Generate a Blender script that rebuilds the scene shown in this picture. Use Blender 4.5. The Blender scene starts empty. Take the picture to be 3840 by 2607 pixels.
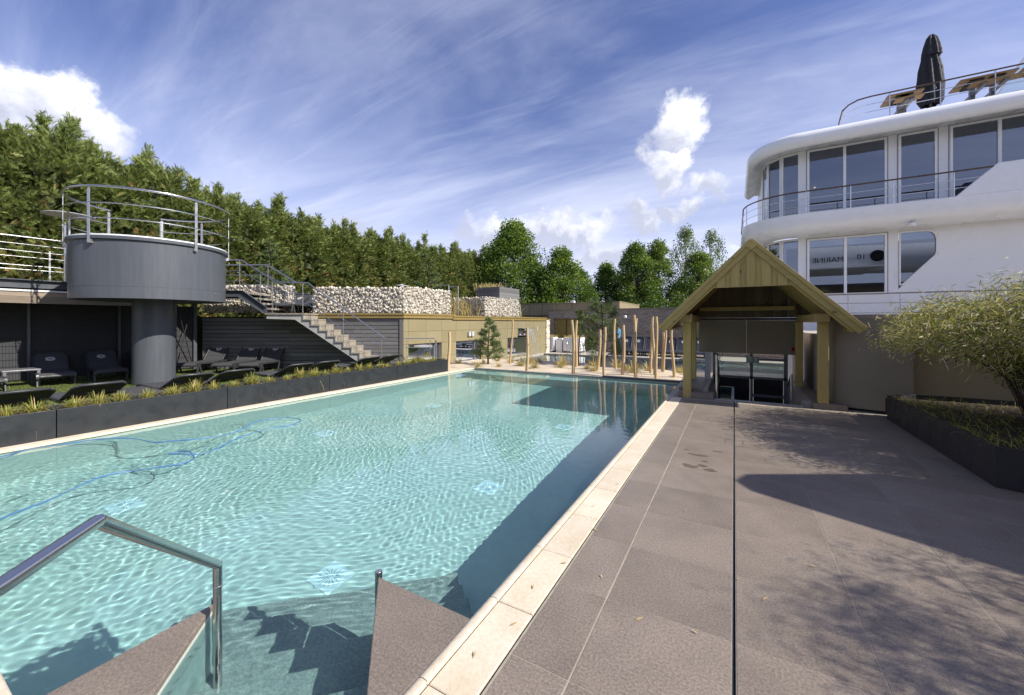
import bpy, bmesh, math, random
import numpy as np
from mathutils import Vector, Matrix
sc = bpy.context.scene
COL = sc.collection
rad = math.radians
# ---------------------------------------------------------------- camera
cam = bpy.data.cameras.new('camera'); cam_ob = bpy.data.objects.new('camera', cam); COL.objects.link(cam_ob); sc.camera = cam_ob
cam.sensor_width = 36.0; cam.lens = 36*1470/3840; cam.shift_y = -(1303.5-1209)/3840; cam.clip_start = .05; cam.clip_end = 4000
cam_ob.location = (0, 0, 1.55); cam_ob.rotation_euler = (math.pi/2, 0, rad(29.54))
# ---------------------------------------------------------------- sun
SUN_EL, SUN_AZ = rad(39), rad(87.5)                     # azimuth clockwise from +Y
sun_l = bpy.data.lights.new('sun', 'SUN'); sun_l.energy = 4.6; sun_l.angle = rad(.53); sun_l.color = (1, .955, .88)
sun_ob = bpy.data.objects.new('sun', sun_l); COL.objects.link(sun_ob)
SUN_D = Vector((math.cos(SUN_EL)*math.sin(SUN_AZ), math.cos(SUN_EL)*math.cos(SUN_AZ), math.sin(SUN_EL)))
sun_ob.rotation_euler = SUN_D.to_track_quat('Z', 'Y').to_euler(); sun_ob.location = (30, 0, 30)
sun_l.cycles.is_caustics_light = True
# ---------------------------------------------------------------- exposure
vs = sc.view_settings; vs.view_transform = 'Standard'; vs.look = 'None'; vs.gamma = 1; vs.exposure = .53; vs.use_curve_mapping = False
sc.cycles.max_bounces = 9; sc.cycles.transparent_max_bounces = 12; sc.cycles.transmission_bounces = 6; sc.cycles.diffuse_bounces = 3; sc.cycles.glossy_bounces = 4
sc.cycles.sample_clamp_indirect = 6
# ---------------------------------------------------------------- sky
class NT:
    """small helper to write node trees"""
    def __init__(s, tree): s.t = tree; s.n = tree.nodes; s.l = tree.links
    def node(s, typ, **kw):
        n = s.n.new(typ)
        for k, v in kw.items(): setattr(n, k, v)
        return n
    def put(s, sock, v):
        if hasattr(v, 'is_output') or hasattr(v, 'links'): s.l.new(v, sock)
        else: sock.default_value = v
    def math(s, op, a, b=None, c=None, clamp=False):
        n = s.node('ShaderNodeMath', operation=op, use_clamp=clamp); s.put(n.inputs[0], a)
        if b is not None: s.put(n.inputs[1], b)
        if c is not None: s.put(n.inputs[2], c)
        return n.outputs[0]
    def noise(s, vec, scale, detail=4, rough=.55, dist=0., out=0):
        n = s.node('ShaderNodeTexNoise'); s.put(n.inputs['Vector'], vec); n.inputs['Scale'].default_value = scale
        n.inputs['Detail'].default_value = detail; n.inputs['Roughness'].default_value = rough; n.inputs['Distortion'].default_value = dist
        return n.outputs[out]
    def mapr(s, v, a, b, c=0., d=1., smooth=True):
        n = s.node('ShaderNodeMapRange', interpolation_type='SMOOTHSTEP' if smooth else 'LINEAR'); s.put(n.inputs[0], v)
        for i, q in enumerate((a, b, c, d)): s.put(n.inputs[1+i], q)
        return n.outputs[0]
    def mix(s, f, a, b, typ='MIX'):
        n = s.node('ShaderNodeMix', data_type='RGBA', blend_type=typ); s.put(n.inputs[0], f)
        s.put(n.inputs[6], (*a, 1) if isinstance(a, tuple) and len(a) == 3 else a); s.put(n.inputs[7], (*b, 1) if isinstance(b, tuple) and len(b) == 3 else b)
        return n.outputs[2]
    def mapping(s, vec, scale=(1, 1, 1), rot=(0, 0, 0), loc=(0, 0, 0)):
        n = s.node('ShaderNodeMapping'); s.put(n.inputs[0], vec); n.inputs[1].default_value = loc; n.inputs[2].default_value = rot; n.inputs[3].default_value = scale
        return n.outputs[0]

world = bpy.data.worlds.new('World'); sc.world = world; world.use_nodes = True
W = NT(world.node_tree); bg = W.n['Background']
sky = W.node('ShaderNodeTexSky', sky_type='NISHITA', sun_disc=False, sun_elevation=SUN_EL, sun_rotation=SUN_AZ, altitude=0, air_density=1.0, dust_density=.6, ozone_density=2.2)
tc = W.node('ShaderNodeTexCoord').outputs['Generated']
sep = W.node('ShaderNodeSeparateXYZ'); W.l.new(tc, sep.inputs[0]); dx, dy, dz = sep.outputs
el = W.math('ARCSINE', dz); az = W.math('ARCTAN2', dx, dy)
skyc = W.mix(1.0, sky.outputs[0], (.80, .77, 1.06), 'MULTIPLY')
# thin cirrus on a flat layer: directions projected on a plane overhead
iz = W.math('DIVIDE', 1.0, W.math('ADD', W.math('MAXIMUM', dz, 0.0), .16))
pv = W.node('ShaderNodeCombineXYZ'); W.l.new(W.math('MULTIPLY', dx, iz), pv.inputs[0]); W.l.new(W.math('MULTIPLY', dy, iz), pv.inputs[1])
cv = W.mapping(pv.outputs[0], scale=(.55, 1.5, 1), rot=(0, 0, rad(-28)))
c1 = W.noise(cv, 1.15, 7, .58, .6); c2 = W.noise(W.mapping(pv.outputs[0], scale=(.5, 2.6, 1), rot=(0, 0, rad(-22)), loc=(3, 1, 0)), 2.6, 8, .62, .9)
cir = W.math('ADD', W.mapr(c1, .32, .82, 0, .50), W.mapr(c2, .45, .85, 0, .18))
low = W.mapr(dz, .05, .50, .70, 0.)                       # haze toward the horizon, all round
cir = W.math('MINIMUM', W.math('ADD', cir, low), .94)
CW = 8.8
skyc = W.mix(cir, skyc, (CW*.70, CW*.74, CW*.93))
# cumulus: an even population near the horizon all round, plus the larger heaps in view
n3 = W.math('ADD', W.math('MULTIPLY', W.noise(tc, 5.5, 9, .62, .35), .75), W.math('MULTIPLY', W.noise(W.mapping(tc, loc=(2, 7, 3)), 17., 7, .62, .3), .25)); n3b = W.noise(W.mapping(tc, scale=(1, 1, 1.9), loc=(5, 2, 1)), 3.6, 7, .55)
top = W.mapr(el, rad(9), rad(24), 0, .34)
d0 = W.math('SUBTRACT', n3b, W.math('ADD', top, .50))
heaps = [(-79.5, 18.9, 8.6, 4.6, 1.2), (-6.4, 24.1, 5.6, 4.9, 1.35), (-8.0, 21.0, 4.2, 4.4, 1.2), (-23, 13.2, 9.5, 4.2, 1.1), (-10.6, 14.0, 3.8, 2.5, 1), (-3.2, 17.2, 4.4, 2.8, .9), (-5, 14.4, 4.4, 2.1, .9), (-31, 12.5, 6.5, 3.8, 1), (-15, 9.5, 6, 3.2, 1),
         (48, 15, 9, 4, 1), (-140, 20, 12, 5, 1), (-112, 10, 10, 3, 1)]
wz = W.noise(W.mapping(tc, loc=(4, 1, 9)), 9., 8, .60, out=1); wsep = W.node('ShaderNodeSeparateColor'); W.l.new(wz, wsep.inputs[0])
azw = W.math('ADD', az, W.math('MULTIPLY', W.math('SUBTRACT', wsep.outputs[0], .5), .20)); elw = W.math('ADD', el, W.math('MULTIPLY', W.math('SUBTRACT', wsep.outputs[1], .5), .17))
best = None
for a_, e_, ra, re, gn in heaps:
    ua = W.math('DIVIDE', W.math('SUBTRACT', azw, rad(a_)), rad(ra)); ue = W.math('DIVIDE', W.math('SUBTRACT', elw, rad(e_)), rad(re))
    r2 = W.math('SQRT', W.math('ADD', W.math('MULTIPLY', ua, ua), W.math('MULTIPLY', ue, ue)))
    f = W.math('MULTIPLY', W.math('SUBTRACT', 1.0, r2), gn); up_ = W.math('ADD', W.math('MULTIPLY', ua, .55), W.math('MULTIPLY', ue, .75))
    if best is None: best, side = f, up_
    else:
        gt = W.math('GREATER_THAN', f, best); side = W.math('ADD', W.math('MULTIPLY', gt, up_), W.math('MULTIPLY', W.math('SUBTRACT', 1.0, gt), side)); best = W.math('MAXIMUM', best, f)
d1 = W.math('ADD', W.math('MULTIPLY', best, .62), W.math('MULTIPLY', W.math('SUBTRACT', n3, .57), 1.75))
dens = W.math('MAXIMUM', W.math('MULTIPLY', d0, 1.7), d1)
cm = W.mapr(dens, -.04, .26, 0, .95)
# light from the right, grey undersides
n4 = W.noise(W.mapping(tc, loc=(-.035, .0, -.045)), 5.5, 9, .62, .35)
sh = W.math('ADD', W.mapr(W.math('SUBTRACT', n3, n4), -.13, .11, .8, .0), W.mapr(el, rad(9), rad(25), -.45, .10))
sh = W.math('ADD', sh, W.mapr(side, -.8, .7, -.35, .45))
shade = W.math('ADD', W.math('MULTIPLY', sh, .85), .02, clamp=True)
cumc = W.mix(shade, (CW*.50, CW*.53, CW*.66), (CW*1.12, CW*1.12, CW*1.14))
fin = W.mix(cm, skyc, cumc)
W.l.new(fin, bg.inputs[0]); bg.inputs[1].default_value = .10
# ================================================================ helpers
WL = {}                                                   # world location of every object built
class MB:
    def __init__(s): s.v = []; s.f = []
    def add(s, vs, fs):
        o = len(s.v); s.v += [tuple(p) for p in vs]; s.f += [tuple(i+o for i in q) for q in fs]; return s
    def box(s, a, b):
        x0, y0, z0 = a; x1, y1, z1 = b
        return s.add([(x0,y0,z0),(x1,y0,z0),(x1,y1,z0),(x0,y1,z0),(x0,y0,z1),(x1,y0,z1),(x1,y1,z1),(x0,y1,z1)],
                     [(3,2,1,0),(4,5,6,7),(0,1,5,4),(1,2,6,5),(2,3,7,6),(3,0,4,7)])
    def obox(s, c, ex, ey, ez):
        c, ex, ey, ez = map(Vector, (c, ex, ey, ez)); P = []
        for k in (-1, 1):
            for i, j in ((-1,-1),(1,-1),(1,1),(-1,1)): P.append(c+ex*i+ey*j+ez*k)
        return s.add(P, [(3,2,1,0),(4,5,6,7),(0,1,5,4),(1,2,6,5),(2,3,7,6),(3,0,4,7)])
    def bar(s, a, b, w, h, up=(0,0,1)):
        """box beam from a to b, w across, h along up"""
        a, b = Vector(a), Vector(b); d = (b-a); L = d.length; d.normalize(); u = Vector(up); x = d.cross(u)
        if x.length < 1e-4: u = Vector((1,0,0)); x = d.cross(u)
        x.normalize(); u = x.cross(d)
        return s.obox((a+b)/2, d*L/2, x*w/2, u*h/2)
    def slab(s, a, b, ch=.004):
        x0,y0,z0 = a; x1,y1,z1 = b; P = [(x0,y0,z0),(x1,y0,z0),(x1,y1,z0),(x0,y1,z0),(x0,y0,z1-ch),(x1,y0,z1-ch),(x1,y1,z1-ch),(x0,y1,z1-ch),
            (x0+ch,y0+ch,z1),(x1-ch,y0+ch,z1),(x1-ch,y1-ch,z1),(x0+ch,y1-ch,z1)]
        F = [(3,2,1,0),(8,9,10,11)]
        for k in range(4):
            j = (k+1) % 4; F += [(k,j,4+j,4+k),(4+k,4+j,8+j,8+k)]
        return s.add(P, F)
    def prism(s, poly, vec):
        """planar polygon (3D points, counter-clockwise seen against vec) extruded by vec"""
        n = len(poly); P = [Vector(p) for p in poly]; Q = [p+Vector(vec) for p in P]
        return s.add(P+Q, [tuple(range(n-1,-1,-1)), tuple(range(n,2*n))]+[(i,(i+1)%n,n+(i+1)%n,n+i) for i in range(n)])
    def tube(s, pts, r, n=8, closed=False, caps=True, r2=None):
        P = [Vector(p) for p in pts]; m = len(P); rs = r if isinstance(r, (list, tuple)) else [r]*m
        T = []
        for i in range(m):
            if closed: t = (P[(i+1)%m]-P[i]).normalized()+(P[i]-P[i-1]).normalized()
            elif i == 0: t = P[1]-P[0]
            elif i == m-1: t = P[-1]-P[-2]
            else: t = (P[i+1]-P[i]).normalized()+(P[i]-P[i-1]).normalized()
            T.append(t.normalized())
        u = Vector((0,0,1)) if abs(T[0].z) < .9 else Vector((1,0,0)); u = (u-T[0]*u.dot(T[0])).normalized()
        V = []; 
        for i in range(m):
            u = (u-T[i]*u.dot(T[i])).normalized(); w = T[i].cross(u)
            k = 1.0
            if 0 < i < m-1 or closed:
                c = (P[i]-P[i-1]).normalized().dot(T[i]); k = 1/max(c, .5)
            for j in range(n):
                a = 2*math.pi*j/n; V.append(P[i]+(u*math.cos(a)+w*math.sin(a))*rs[i]*(k if k < 1.2 else 1.2))
        F = []
        for i in range(m if closed else m-1):
            for j in range(n):
                a = i*n+j; b = i*n+(j+1)%n; c = ((i+1)%m)*n+(j+1)%n; d = ((i+1)%m)*n+j; F.append((a,b,c,d))
        if caps and not closed: F += [tuple(range(n-1,-1,-1)), tuple(range((m-1)*n, m*n))]
        return s.add(V, F)
    def lathe(s, prof, n=24, c=(0,0,0), a0=0, a1=360):
        c = Vector(c); full = abs(a1-a0) >= 360; k = n if full else n+1; V = []
        for r, z in prof:
            for j in range(k):
                a = rad(a0+(a1-a0)*j/n); V.append(c+Vector((r*math.sin(a), r*math.cos(a), z)))
        F = []
        for i in range(len(prof)-1):
            for j in range(n):
                j2 = (j+1) % k if full else j+1; F.append((i*k+j2, i*k+j, (i+1)*k+j, (i+1)*k+j2))
        return s.add(V, F)
    def build(s, name, mat, parent=None, smooth=None, bevel=0, loc=None):
        me = bpy.data.meshes.new(name)
        o = Vector(loc) if loc is not None else (WL.get(parent.name, Vector()) if parent else Vector())
        me.from_pydata([tuple(Vector(p)-o) for p in s.v], [], s.f); me.update()
        if smooth:
            me.polygons.foreach_set('use_smooth', [True]*len(me.polygons)); me.set_sharp_from_angle(angle=rad(smooth))
        return link(name, me, mat, parent, o, bevel)
def link(name, me, mat, parent=None, world=Vector((0,0,0)), bevel=0):
    if mat is not None and not len(me.materials): me.materials.append(mat)
    ob = bpy.data.objects.new(name, me); COL.objects.link(ob)
    p = WL.get(parent.name, Vector()) if parent else Vector()
    ob.location = Vector(world)-p; WL[ob.name] = Vector(world)
    if parent: ob.parent = parent
    if bevel:
        m = ob.modifiers.new('bevel', 'BEVEL'); m.width = bevel; m.segments = 2; m.limit_method = 'ANGLE'; m.harden_normals = False
    return ob
def thing(name, label, cat, loc=(0,0,0), rz=0, group=None):
    o = bpy.data.objects.new(name, None); COL.objects.link(o); o.location = loc; o.rotation_euler = (0,0,rz); WL[o.name] = Vector(loc)
    o.empty_display_size = .1
    return tag(o, label, cat, group)
def tag(o, label=None, cat=None, group=None, kind=None):
    if label: o['label'] = label
    if cat: o['category'] = cat
    if group: o['group'] = group
    if kind: o['kind'] = kind
    return o
def struct(o): o['kind'] = 'structure'; return o
def stuff(o, label=None, cat=None): o['kind'] = 'stuff'; return tag(o, label, cat)
def copy_tree(o, parent=None, loc=None, rz=None, scale=None, label=None, group=None):
    c = o.copy(); COL.objects.link(c)
    if parent: c.parent = parent; c.matrix_parent_inverse = o.matrix_parent_inverse
    if loc is not None: c.location = loc
    if rz is not None: c.rotation_euler = (0,0,rz)
    if scale is not None: c.scale = scale if isinstance(scale, (tuple, list)) else (scale,)*3
    if label: c['label'] = label
    if group: c['group'] = group
    for ch in list(o.children): copy_tree(ch, c)
    return c
ORD = ['first','second','third','fourth','fifth','sixth','seventh','eighth','ninth','tenth','eleventh','twelfth','thirteenth','fourteenth','fifteenth','sixteenth','seventeenth','eighteenth','nineteenth','twentieth',
 'twenty-first','twenty-second','twenty-third','twenty-fourth','twenty-fifth','twenty-sixth','twenty-seventh','twenty-eighth','twenty-ninth','thirtieth','thirty-first','thirty-second','thirty-third','thirty-fourth']
# leaves: many small faces in one mesh
def leaf_mesh(name, pos, dirs, nrm, L, Wd, tint, bend=0.):
    """diamond leaves (bend=0) or bent three-joint blades"""
    pos = np.asarray(pos, float); N = len(pos); dirs = np.asarray(dirs, float); dirs /= np.linalg.norm(dirs, axis=1, keepdims=True)+1e-9
    side = np.cross(dirs, np.asarray(nrm, float)); side /= np.linalg.norm(side, axis=1, keepdims=True)+1e-9
    L = np.broadcast_to(np.asarray(L, float), (N,))[:, None]; Wd = np.broadcast_to(np.asarray(Wd, float), (N,))[:, None]
    up = np.cross(side, dirs)
    if np.isscalar(bend) and bend == 0:
        V = np.stack([pos, pos+dirs*L*.45+side*Wd*.5, pos+dirs*L, pos+dirs*L*.45-side*Wd*.5], 1); k = 4; fpl = 1
        F = np.array([[0,1,2,3]])
    else:
        b = np.broadcast_to(np.asarray(bend, float), (N,))[:, None]; dn = np.array([[0,0,-1.]])
        m1 = pos+dirs*L*.4+dn*b*L*.10; m2 = pos+dirs*L*.75+dn*b*L*.42; tp = pos+dirs*L*.97+dn*b*L*.85
        V = np.stack([pos-side*Wd*.4, pos+side*Wd*.4, m1-side*Wd*.5, m1+side*Wd*.5, m2-side*Wd*.35, m2+side*Wd*.35, tp], 1); k = 7; fpl = 3
        F = None
    me = bpy.data.meshes.new(name)
    base = (np.arange(N)*k)[:, None]
    if F is not None:
        idx = (base[:, :, None]+F[None]).reshape(-1); nl = 4*N; ls = np.arange(N)*4; np_ = N
    else:
        q = np.concatenate([base+np.array([[0,1,3,2]]), base+np.array([[2,3,5,4]]), base+np.array([[4,5,6]])], 1); idx = q.reshape(-1); nl = 11*N
        ls = ((np.arange(N)*11)[:, None]+np.array([[0,4,8]])).reshape(-1); np_ = 3*N
    me.vertices.add(N*k); me.vertices.foreach_set('co', V.reshape(-1).astype(np.float32))
    me.loops.add(nl); me.loops.foreach_set('vertex_index', idx.astype(np.int32))
    me.polygons.add(np_); me.polygons.foreach_set('loop_start', ls.astype(np.int32))
    me.update(calc_edges=True)
    at = me.attributes.new('tint', 'FLOAT', 'FACE'); at.data.foreach_set('value', np.repeat(np.asarray(tint, np.float32), fpl))
    return me
rng = np.random.default_rng(7); random.seed(7)
def runit(n):
    v = rng.normal(size=(n, 3)); return v/(np.linalg.norm(v, axis=1, keepdims=True)+1e-9)
# ================================================================ materials
def _new(name):
    m = bpy.data.materials.new(name); m.use_nodes = True; T = NT(m.node_tree); return m, T, T.n['Principled BSDF']
def M(name, c1, c2=None, scale=6., rough=.6, metal=0., bump=0., bscale=60., rand=.0, stretch=(1,1,1), detail=5, rvar=.1, spec=.5, fine=0., fscale=200., world=False):
    m, T, b = _new(name); c2 = c2 or tuple(q*.8 for q in c1)
    tcn = T.node('ShaderNodeTexCoord'); co = tcn.outputs['Object']
    if world: co = T.node('ShaderNodeNewGeometry').outputs['Position']
    info = T.node('ShaderNodeObjectInfo')
    off = T.node('ShaderNodeVectorMath', operation='ADD'); T.l.new(co, off.inputs[0])
    cm = T.node('ShaderNodeCombineXYZ'); r37 = T.math('MULTIPLY', info.outputs['Random'], 37.0)
    T.l.new(r37, cm.inputs[0]); T.l.new(r37, cm.inputs[1]); T.l.new(cm.outputs[0], off.inputs[1])
    v = T.mapping(off.outputs[0], scale=stretch)
    n = T.noise(v, scale, detail, .6)
    col = T.mix(T.mapr(n, .3, .7), c1, c2)
    if fine:
        nf = T.noise(v, fscale, 3, .7); col = T.mix(T.mapr(nf, .35, .65, -fine, fine), col, (1,1,1), 'ADD') if False else T.mix(1., col, T.mix(T.mapr(nf, .3, .7), (1-fine,)*3, (1+fine,)*3), 'MULTIPLY')
    if rand:
        k = T.mapr(info.outputs['Random'], 0, 1, 1-rand, 1+rand, False); kk = T.node('ShaderNodeCombineXYZ')
        for i in range(3): T.l.new(k, kk.inputs[i])
        col = T.mix(1., col, kk.outputs[0], 'MULTIPLY')
    T.l.new(col, b.inputs['Base Color'])
    T.l.new(T.mapr(T.noise(v, scale*2.3, 3), .3, .7, max(rough-rvar, .03), min(rough+rvar, 1)), b.inputs['Roughness'])
    b.inputs['Metallic'].default_value = metal; b.inputs['Specular IOR Level'].default_value = spec
    if bump:
        bn = T.node('ShaderNodeBump'); bn.inputs['Strength'].default_value = bump; bn.inputs['Distance'].default_value = .02
        T.l.new(T.noise(v, bscale, 6, .65), bn.inputs['Height']); T.l.new(bn.outputs[0], b.inputs['Normal'])
    return m
def wood(name, c1, c2, c3, scale=3., axis=2, rough=.65, bump=.15, rand=.15, knots=True):
    """grain stretched along one local axis, with knots"""
    m, T, b = _new(name); tcn = T.node('ShaderNodeTexCoord'); info = T.node('ShaderNodeObjectInfo')
    off = T.node('ShaderNodeVectorMath', operation='ADD'); T.l.new(tcn.outputs['Object'], off.inputs[0]); cm = T.node('ShaderNodeCombineXYZ'); r = T.math('MULTIPLY', info.outputs['Random'], 53.)
    for i in range(3): T.l.new(r, cm.inputs[i])
    T.l.new(cm.outputs[0], off.inputs[1]); st = [9., 9., 9.]; st[axis] = .55
    v = T.mapping(off.outputs[0], scale=tuple(st)); n = T.noise(v, scale, 6, .6, .6); n2 = T.noise(T.mapping(off.outputs[0], scale=tuple(q*4 for q in st)), scale, 4, .6)
    col = T.mix(T.mapr(n, .3, .7), c1, c2); col = T.mix(T.mapr(n2, .45, .75, 0, .6), col, c3)
    if knots:
        st2 = [5., 5., 5.]; st2[axis] = 2.2
        vo = T.node('ShaderNodeTexVoronoi'); T.l.new(T.mapping(off.outputs[0], scale=tuple(st2)), vo.inputs['Vector']); vo.inputs['Scale'].default_value = 1.0
        col = T.mix(T.mapr(vo.outputs['Distance'], .05, .12, .85, 0), col, tuple(q*.35 for q in c3))
    if rand:
        k = T.mapr(info.outputs['Random'], 0, 1, 1-rand, 1+rand, False); kk = T.node('ShaderNodeCombineXYZ')
        for i in range(3): T.l.new(k, kk.inputs[i])
        col = T.mix(1., col, kk.outputs[0], 'MULTIPLY')
    T.l.new(col, b.inputs['Base Color']); b.inputs['Roughness'].default_value = rough
    bn = T.node('ShaderNodeBump'); bn.inputs['Strength'].default_value = bump; bn.inputs['Distance'].default_value = .01; T.l.new(n2, bn.inputs['Height']); T.l.new(bn.outputs[0], b.inputs['Normal'])
    return m
def leafmat(name, stops, rough=.5, trans=.35, spec=.35):
    m, T, b = _new(name); a = T.node('ShaderNodeAttribute', attribute_name='tint'); r = T.node('ShaderNodeValToRGB'); T.l.new(a.outputs['Fac'], r.inputs[0])
    e = r.color_ramp.elements
    while len(e) < len(stops): e.new(.5)
    for i, (p, c) in enumerate(stops): e[i].position = p; e[i].color = (*c, 1)
    T.l.new(r.outputs[0], b.inputs['Base Color']); b.inputs['Roughness'].default_value = rough; b.inputs['Specular IOR Level'].default_value = spec
    tr = T.node('ShaderNodeBsdfTranslucent'); T.l.new(T.mix(1., r.outputs[0], (1.25, 1.3, .7), 'MULTIPLY'), tr.inputs[0]); mx = T.node('ShaderNodeMixShader'); mx.inputs[0].default_value = trans
    T.l.new(b.outputs[0], mx.inputs[1]); T.l.new(tr.outputs[0], mx.inputs[2]); T.l.new(mx.outputs[0], T.n['Material Output'].inputs[0])
    return m
def glassmat(name, tint=(.55,.6,.62), refl=.16, rough=.01):
    m, T, b = _new(name); T.n.remove(b); g = T.node('ShaderNodeBsdfGlossy'); g.inputs['Roughness'].default_value = rough; g.inputs[0].default_value = (.80,.88,1,1)
    t = T.node('ShaderNodeBsdfTransparent'); t.inputs[0].default_value = (*tint, 1); fr = T.node('ShaderNodeFresnel'); fr.inputs[0].default_value = 1.5
    f = T.math('ADD', T.math('MULTIPLY', fr.outputs[0], .9), refl, clamp=True); mx = T.node('ShaderNodeMixShader'); T.l.new(f, mx.inputs[0]); T.l.new(t.outputs[0], mx.inputs[1]); T.l.new(g.outputs[0], mx.inputs[2])
    T.l.new(mx.outputs[0], T.n['Material Output'].inputs[0]); return m
MT = {}
MT['slab'] = M('porcelain_slab', (.240,.196,.156), (.188,.152,.121), 1.7, .5, bump=.05, bscale=300, rand=.08, fine=.30, fscale=85., detail=7)
MT['grout'] = M('grout', (.40,.35,.27), (.30,.26,.2), 12, .9)
MT['coping'] = M('limestone_coping', (.70,.615,.475), (.635,.525,.375), 3.2, .65, bump=.12, bscale=70, rand=.06, fine=.08, fscale=40.)
MT['black'] = M('black_gap', (.012,.012,.012), (.02,.02,.02), 8, .7)
MT['pool'] = M('pool_liner', (.60,.605,.545), (.535,.55,.49), 1.1, .55, bump=.03, bscale=40, fine=.05, fscale=12.)
MT['poolstep'] = M('pool_step_stone', (.36,.33,.29), (.29,.265,.235), 3, .55, fine=.25, fscale=70.)
MT['white'] = M('white_plastic', (.8,.8,.8), (.76,.77,.78), 5, .4)
MT['steel'] = M('brushed_steel', (.60,.59,.58), (.57,.565,.56), 3, .24, metal=1., rvar=.03)
MT['galv'] = M('galvanised_steel', (.52,.52,.51), (.47,.47,.46), 5, .42, metal=.85)
MT['anth'] = M('anthracite_steel', (.085,.093,.105), (.070,.078,.088), 2.5, .42, bump=.03, bscale=220, fine=.06, fscale=30.)
MT['anthv'] = M('drum_steel', (.088,.096,.108), (.075,.082,.093), 3.5, .42, bump=.03, bscale=220, stretch=(4,4,.22), fine=.07, fscale=14.)
MT['planter'] = M('planter_aluminium', (.020,.022,.024), (.016,.017,.019), 3, .5, bump=.04, bscale=260, fine=.18, fscale=120.)
MT['plantR'] = M('planter_dark', (.030,.027,.030), (.023,.021,.023), 3, .55, bump=.04, bscale=260, fine=.18, fscale=120.)
MT['soil'] = M('soil', (.055,.032,.02), (.03,.018,.012), 22, .95, bump=.8, bscale=40)
MT['lawn'] = M('artificial_turf_base', (.075,.10,.02), (.055,.08,.016), 5, .9, bump=.3, bscale=300, fine=.2, fscale=60.)
MT['plastic'] = M('lounger_resin', (.040,.042,.045), (.033,.034,.037), 8, .45, bump=.03, bscale=200)
MT['sling'] = M('lounger_sling', (.062,.062,.064), (.05,.05,.052), 20, .75, bump=.12, bscale=500)
MT['slingn'] = M('lounger_navy', (.032,.036,.058), (.026,.030,.048), 20, .7, bump=.1, bscale=500)
MT['emblem'] = M('emblem_print', (.62,.61,.57), (.57,.56,.53), 12, .6)
MT['slat'] = wood('grey_slat', (.165,.16,.155), (.125,.122,.118), (.215,.21,.20), 2.2, 0, .7, .2, .22, knots=False)
MT['olive'] = M('olive_panel', (.265,.225,.125), (.245,.208,.112), .8, .45, bump=.02, bscale=300, rand=.04)
MT['gold'] = M('gold_fascia', (.30,.215,.070), (.265,.19,.06), 2, .42, metal=.15)
MT['joint'] = M('panel_joint', (.035,.03,.02), None, 5, .8)
MT['stone'] = M('gabion_stone', (.76,.70,.58), (.50,.43,.32), 2.4, .8, bump=.25, bscale=22, rand=.30)
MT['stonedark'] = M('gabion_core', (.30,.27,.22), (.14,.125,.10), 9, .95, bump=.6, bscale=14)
MT['conc'] = M('concrete', (.46,.45,.42), (.36,.35,.32), 2.6, .8, bump=.1, bscale=40, fine=.1, fscale=30.)
MT['tread'] = M('stair_tread', (.33,.295,.235), (.265,.235,.185), 8, .8, bump=.25, bscale=120, fine=.25, fscale=90.)
MT['mesh'] = M('windbreak_mesh', (.060,.060,.064), (.045,.045,.048), 40, .9, bump=.2, bscale=400)
MT['plank'] = wood('weathered_plank', (.30,.235,.17), (.23,.18,.13), (.36,.30,.24), 2.4, 1, .7, .25, .25)
MT['timber'] = wood('treated_pine', (.50,.375,.125), (.43,.325,.105), (.34,.265,.08), 2.2, 2, .6, .12, .12)
MT['timbery'] = wood('treated_pine_y', (.46,.33,.13), (.40,.29,.11), (.33,.24,.09), 2.2, 1, .6, .12, .16)
MT['timberx'] = wood('treated_pine_x', (.50,.375,.125), (.43,.325,.105), (.34,.265,.08), 2.2, 0, .6, .12, .12)
MT['timberd'] = wood('dark_pine', (.16,.12,.07), (.12,.09,.055), (.09,.065,.04), 2.2, 2, .7, .15, .2)  # grey-brown rear gable boards, their shade under the roof put into the colour
MT['pole'] = wood('peeled_pole', (.55,.40,.22), (.45,.31,.155), (.30,.19,.09), 2.0, 2, .75, .3, .15)
MT['taupe'] = M('taupe_panel', (.275,.232,.170), (.25,.21,.155), 1.2, .5, rand=.04)
MT['taupel'] = M('taupe_light', (.30,.245,.155), (.275,.225,.142), 1.2, .5)
MT['frame'] = M('grey_frame', (.155,.155,.165), (.14,.14,.15), 6, .4)
MT['alu'] = M('pale_frame', (.50,.50,.51), (.46,.46,.47), 6, .4)
MT['ship'] = M('white_gelcoat', (.86,.86,.855), (.83,.83,.83), .6, .28, fine=.02, fscale=3., rvar=.06)
MT['shipd'] = M('white_panel', (.84,.84,.835), (.81,.81,.81), .8, .35)
MT['teak'] = wood('teak', (.10,.055,.028), (.07,.038,.02), (.05,.028,.015), 3, 0, .4, .05, .1, knots=False)
MT['table'] = wood('table_slats', (.34,.215,.095), (.27,.165,.07), (.2,.12,.05), 3, 0, .6, .1, .1)
MT['slotgrey'] = M('grille_slot', (.36,.42,.44), None, 5, .7)
MT['dark'] = M('dark_interior', (.014,.014,.015), (.01,.01,.01), 2, .8)
MT['canvas'] = M('parasol_canvas', (.022,.022,.027), (.016,.016,.02), 6, .75, bump=.1, bscale=90)
MT['sand'] = M('sand', (.62,.52,.385), (.53,.435,.31), 3.2, .95, bump=.5, bscale=28, fine=.12, fscale=90.)
MT['paving'] = M('light_paving', (.47,.42,.36), (.41,.365,.31), 2.4, .8, fine=.1, fscale=30.)
MT['glass'] = glassmat('window_glass', (.28,.31,.36), .15)
MT['glassc'] = glassmat('clear_glass', (.86,.90,.88), .03)
MT['bark'] = M('bark', (.085,.062,.045), (.05,.036,.026), 9, .9, bump=.8, bscale=30, stretch=(1,1,.3))
MT['birchbark'] = M('birch_bark', (.55,.53,.48), (.25,.23,.2), 9, .8, stretch=(1,1,3))
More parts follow.
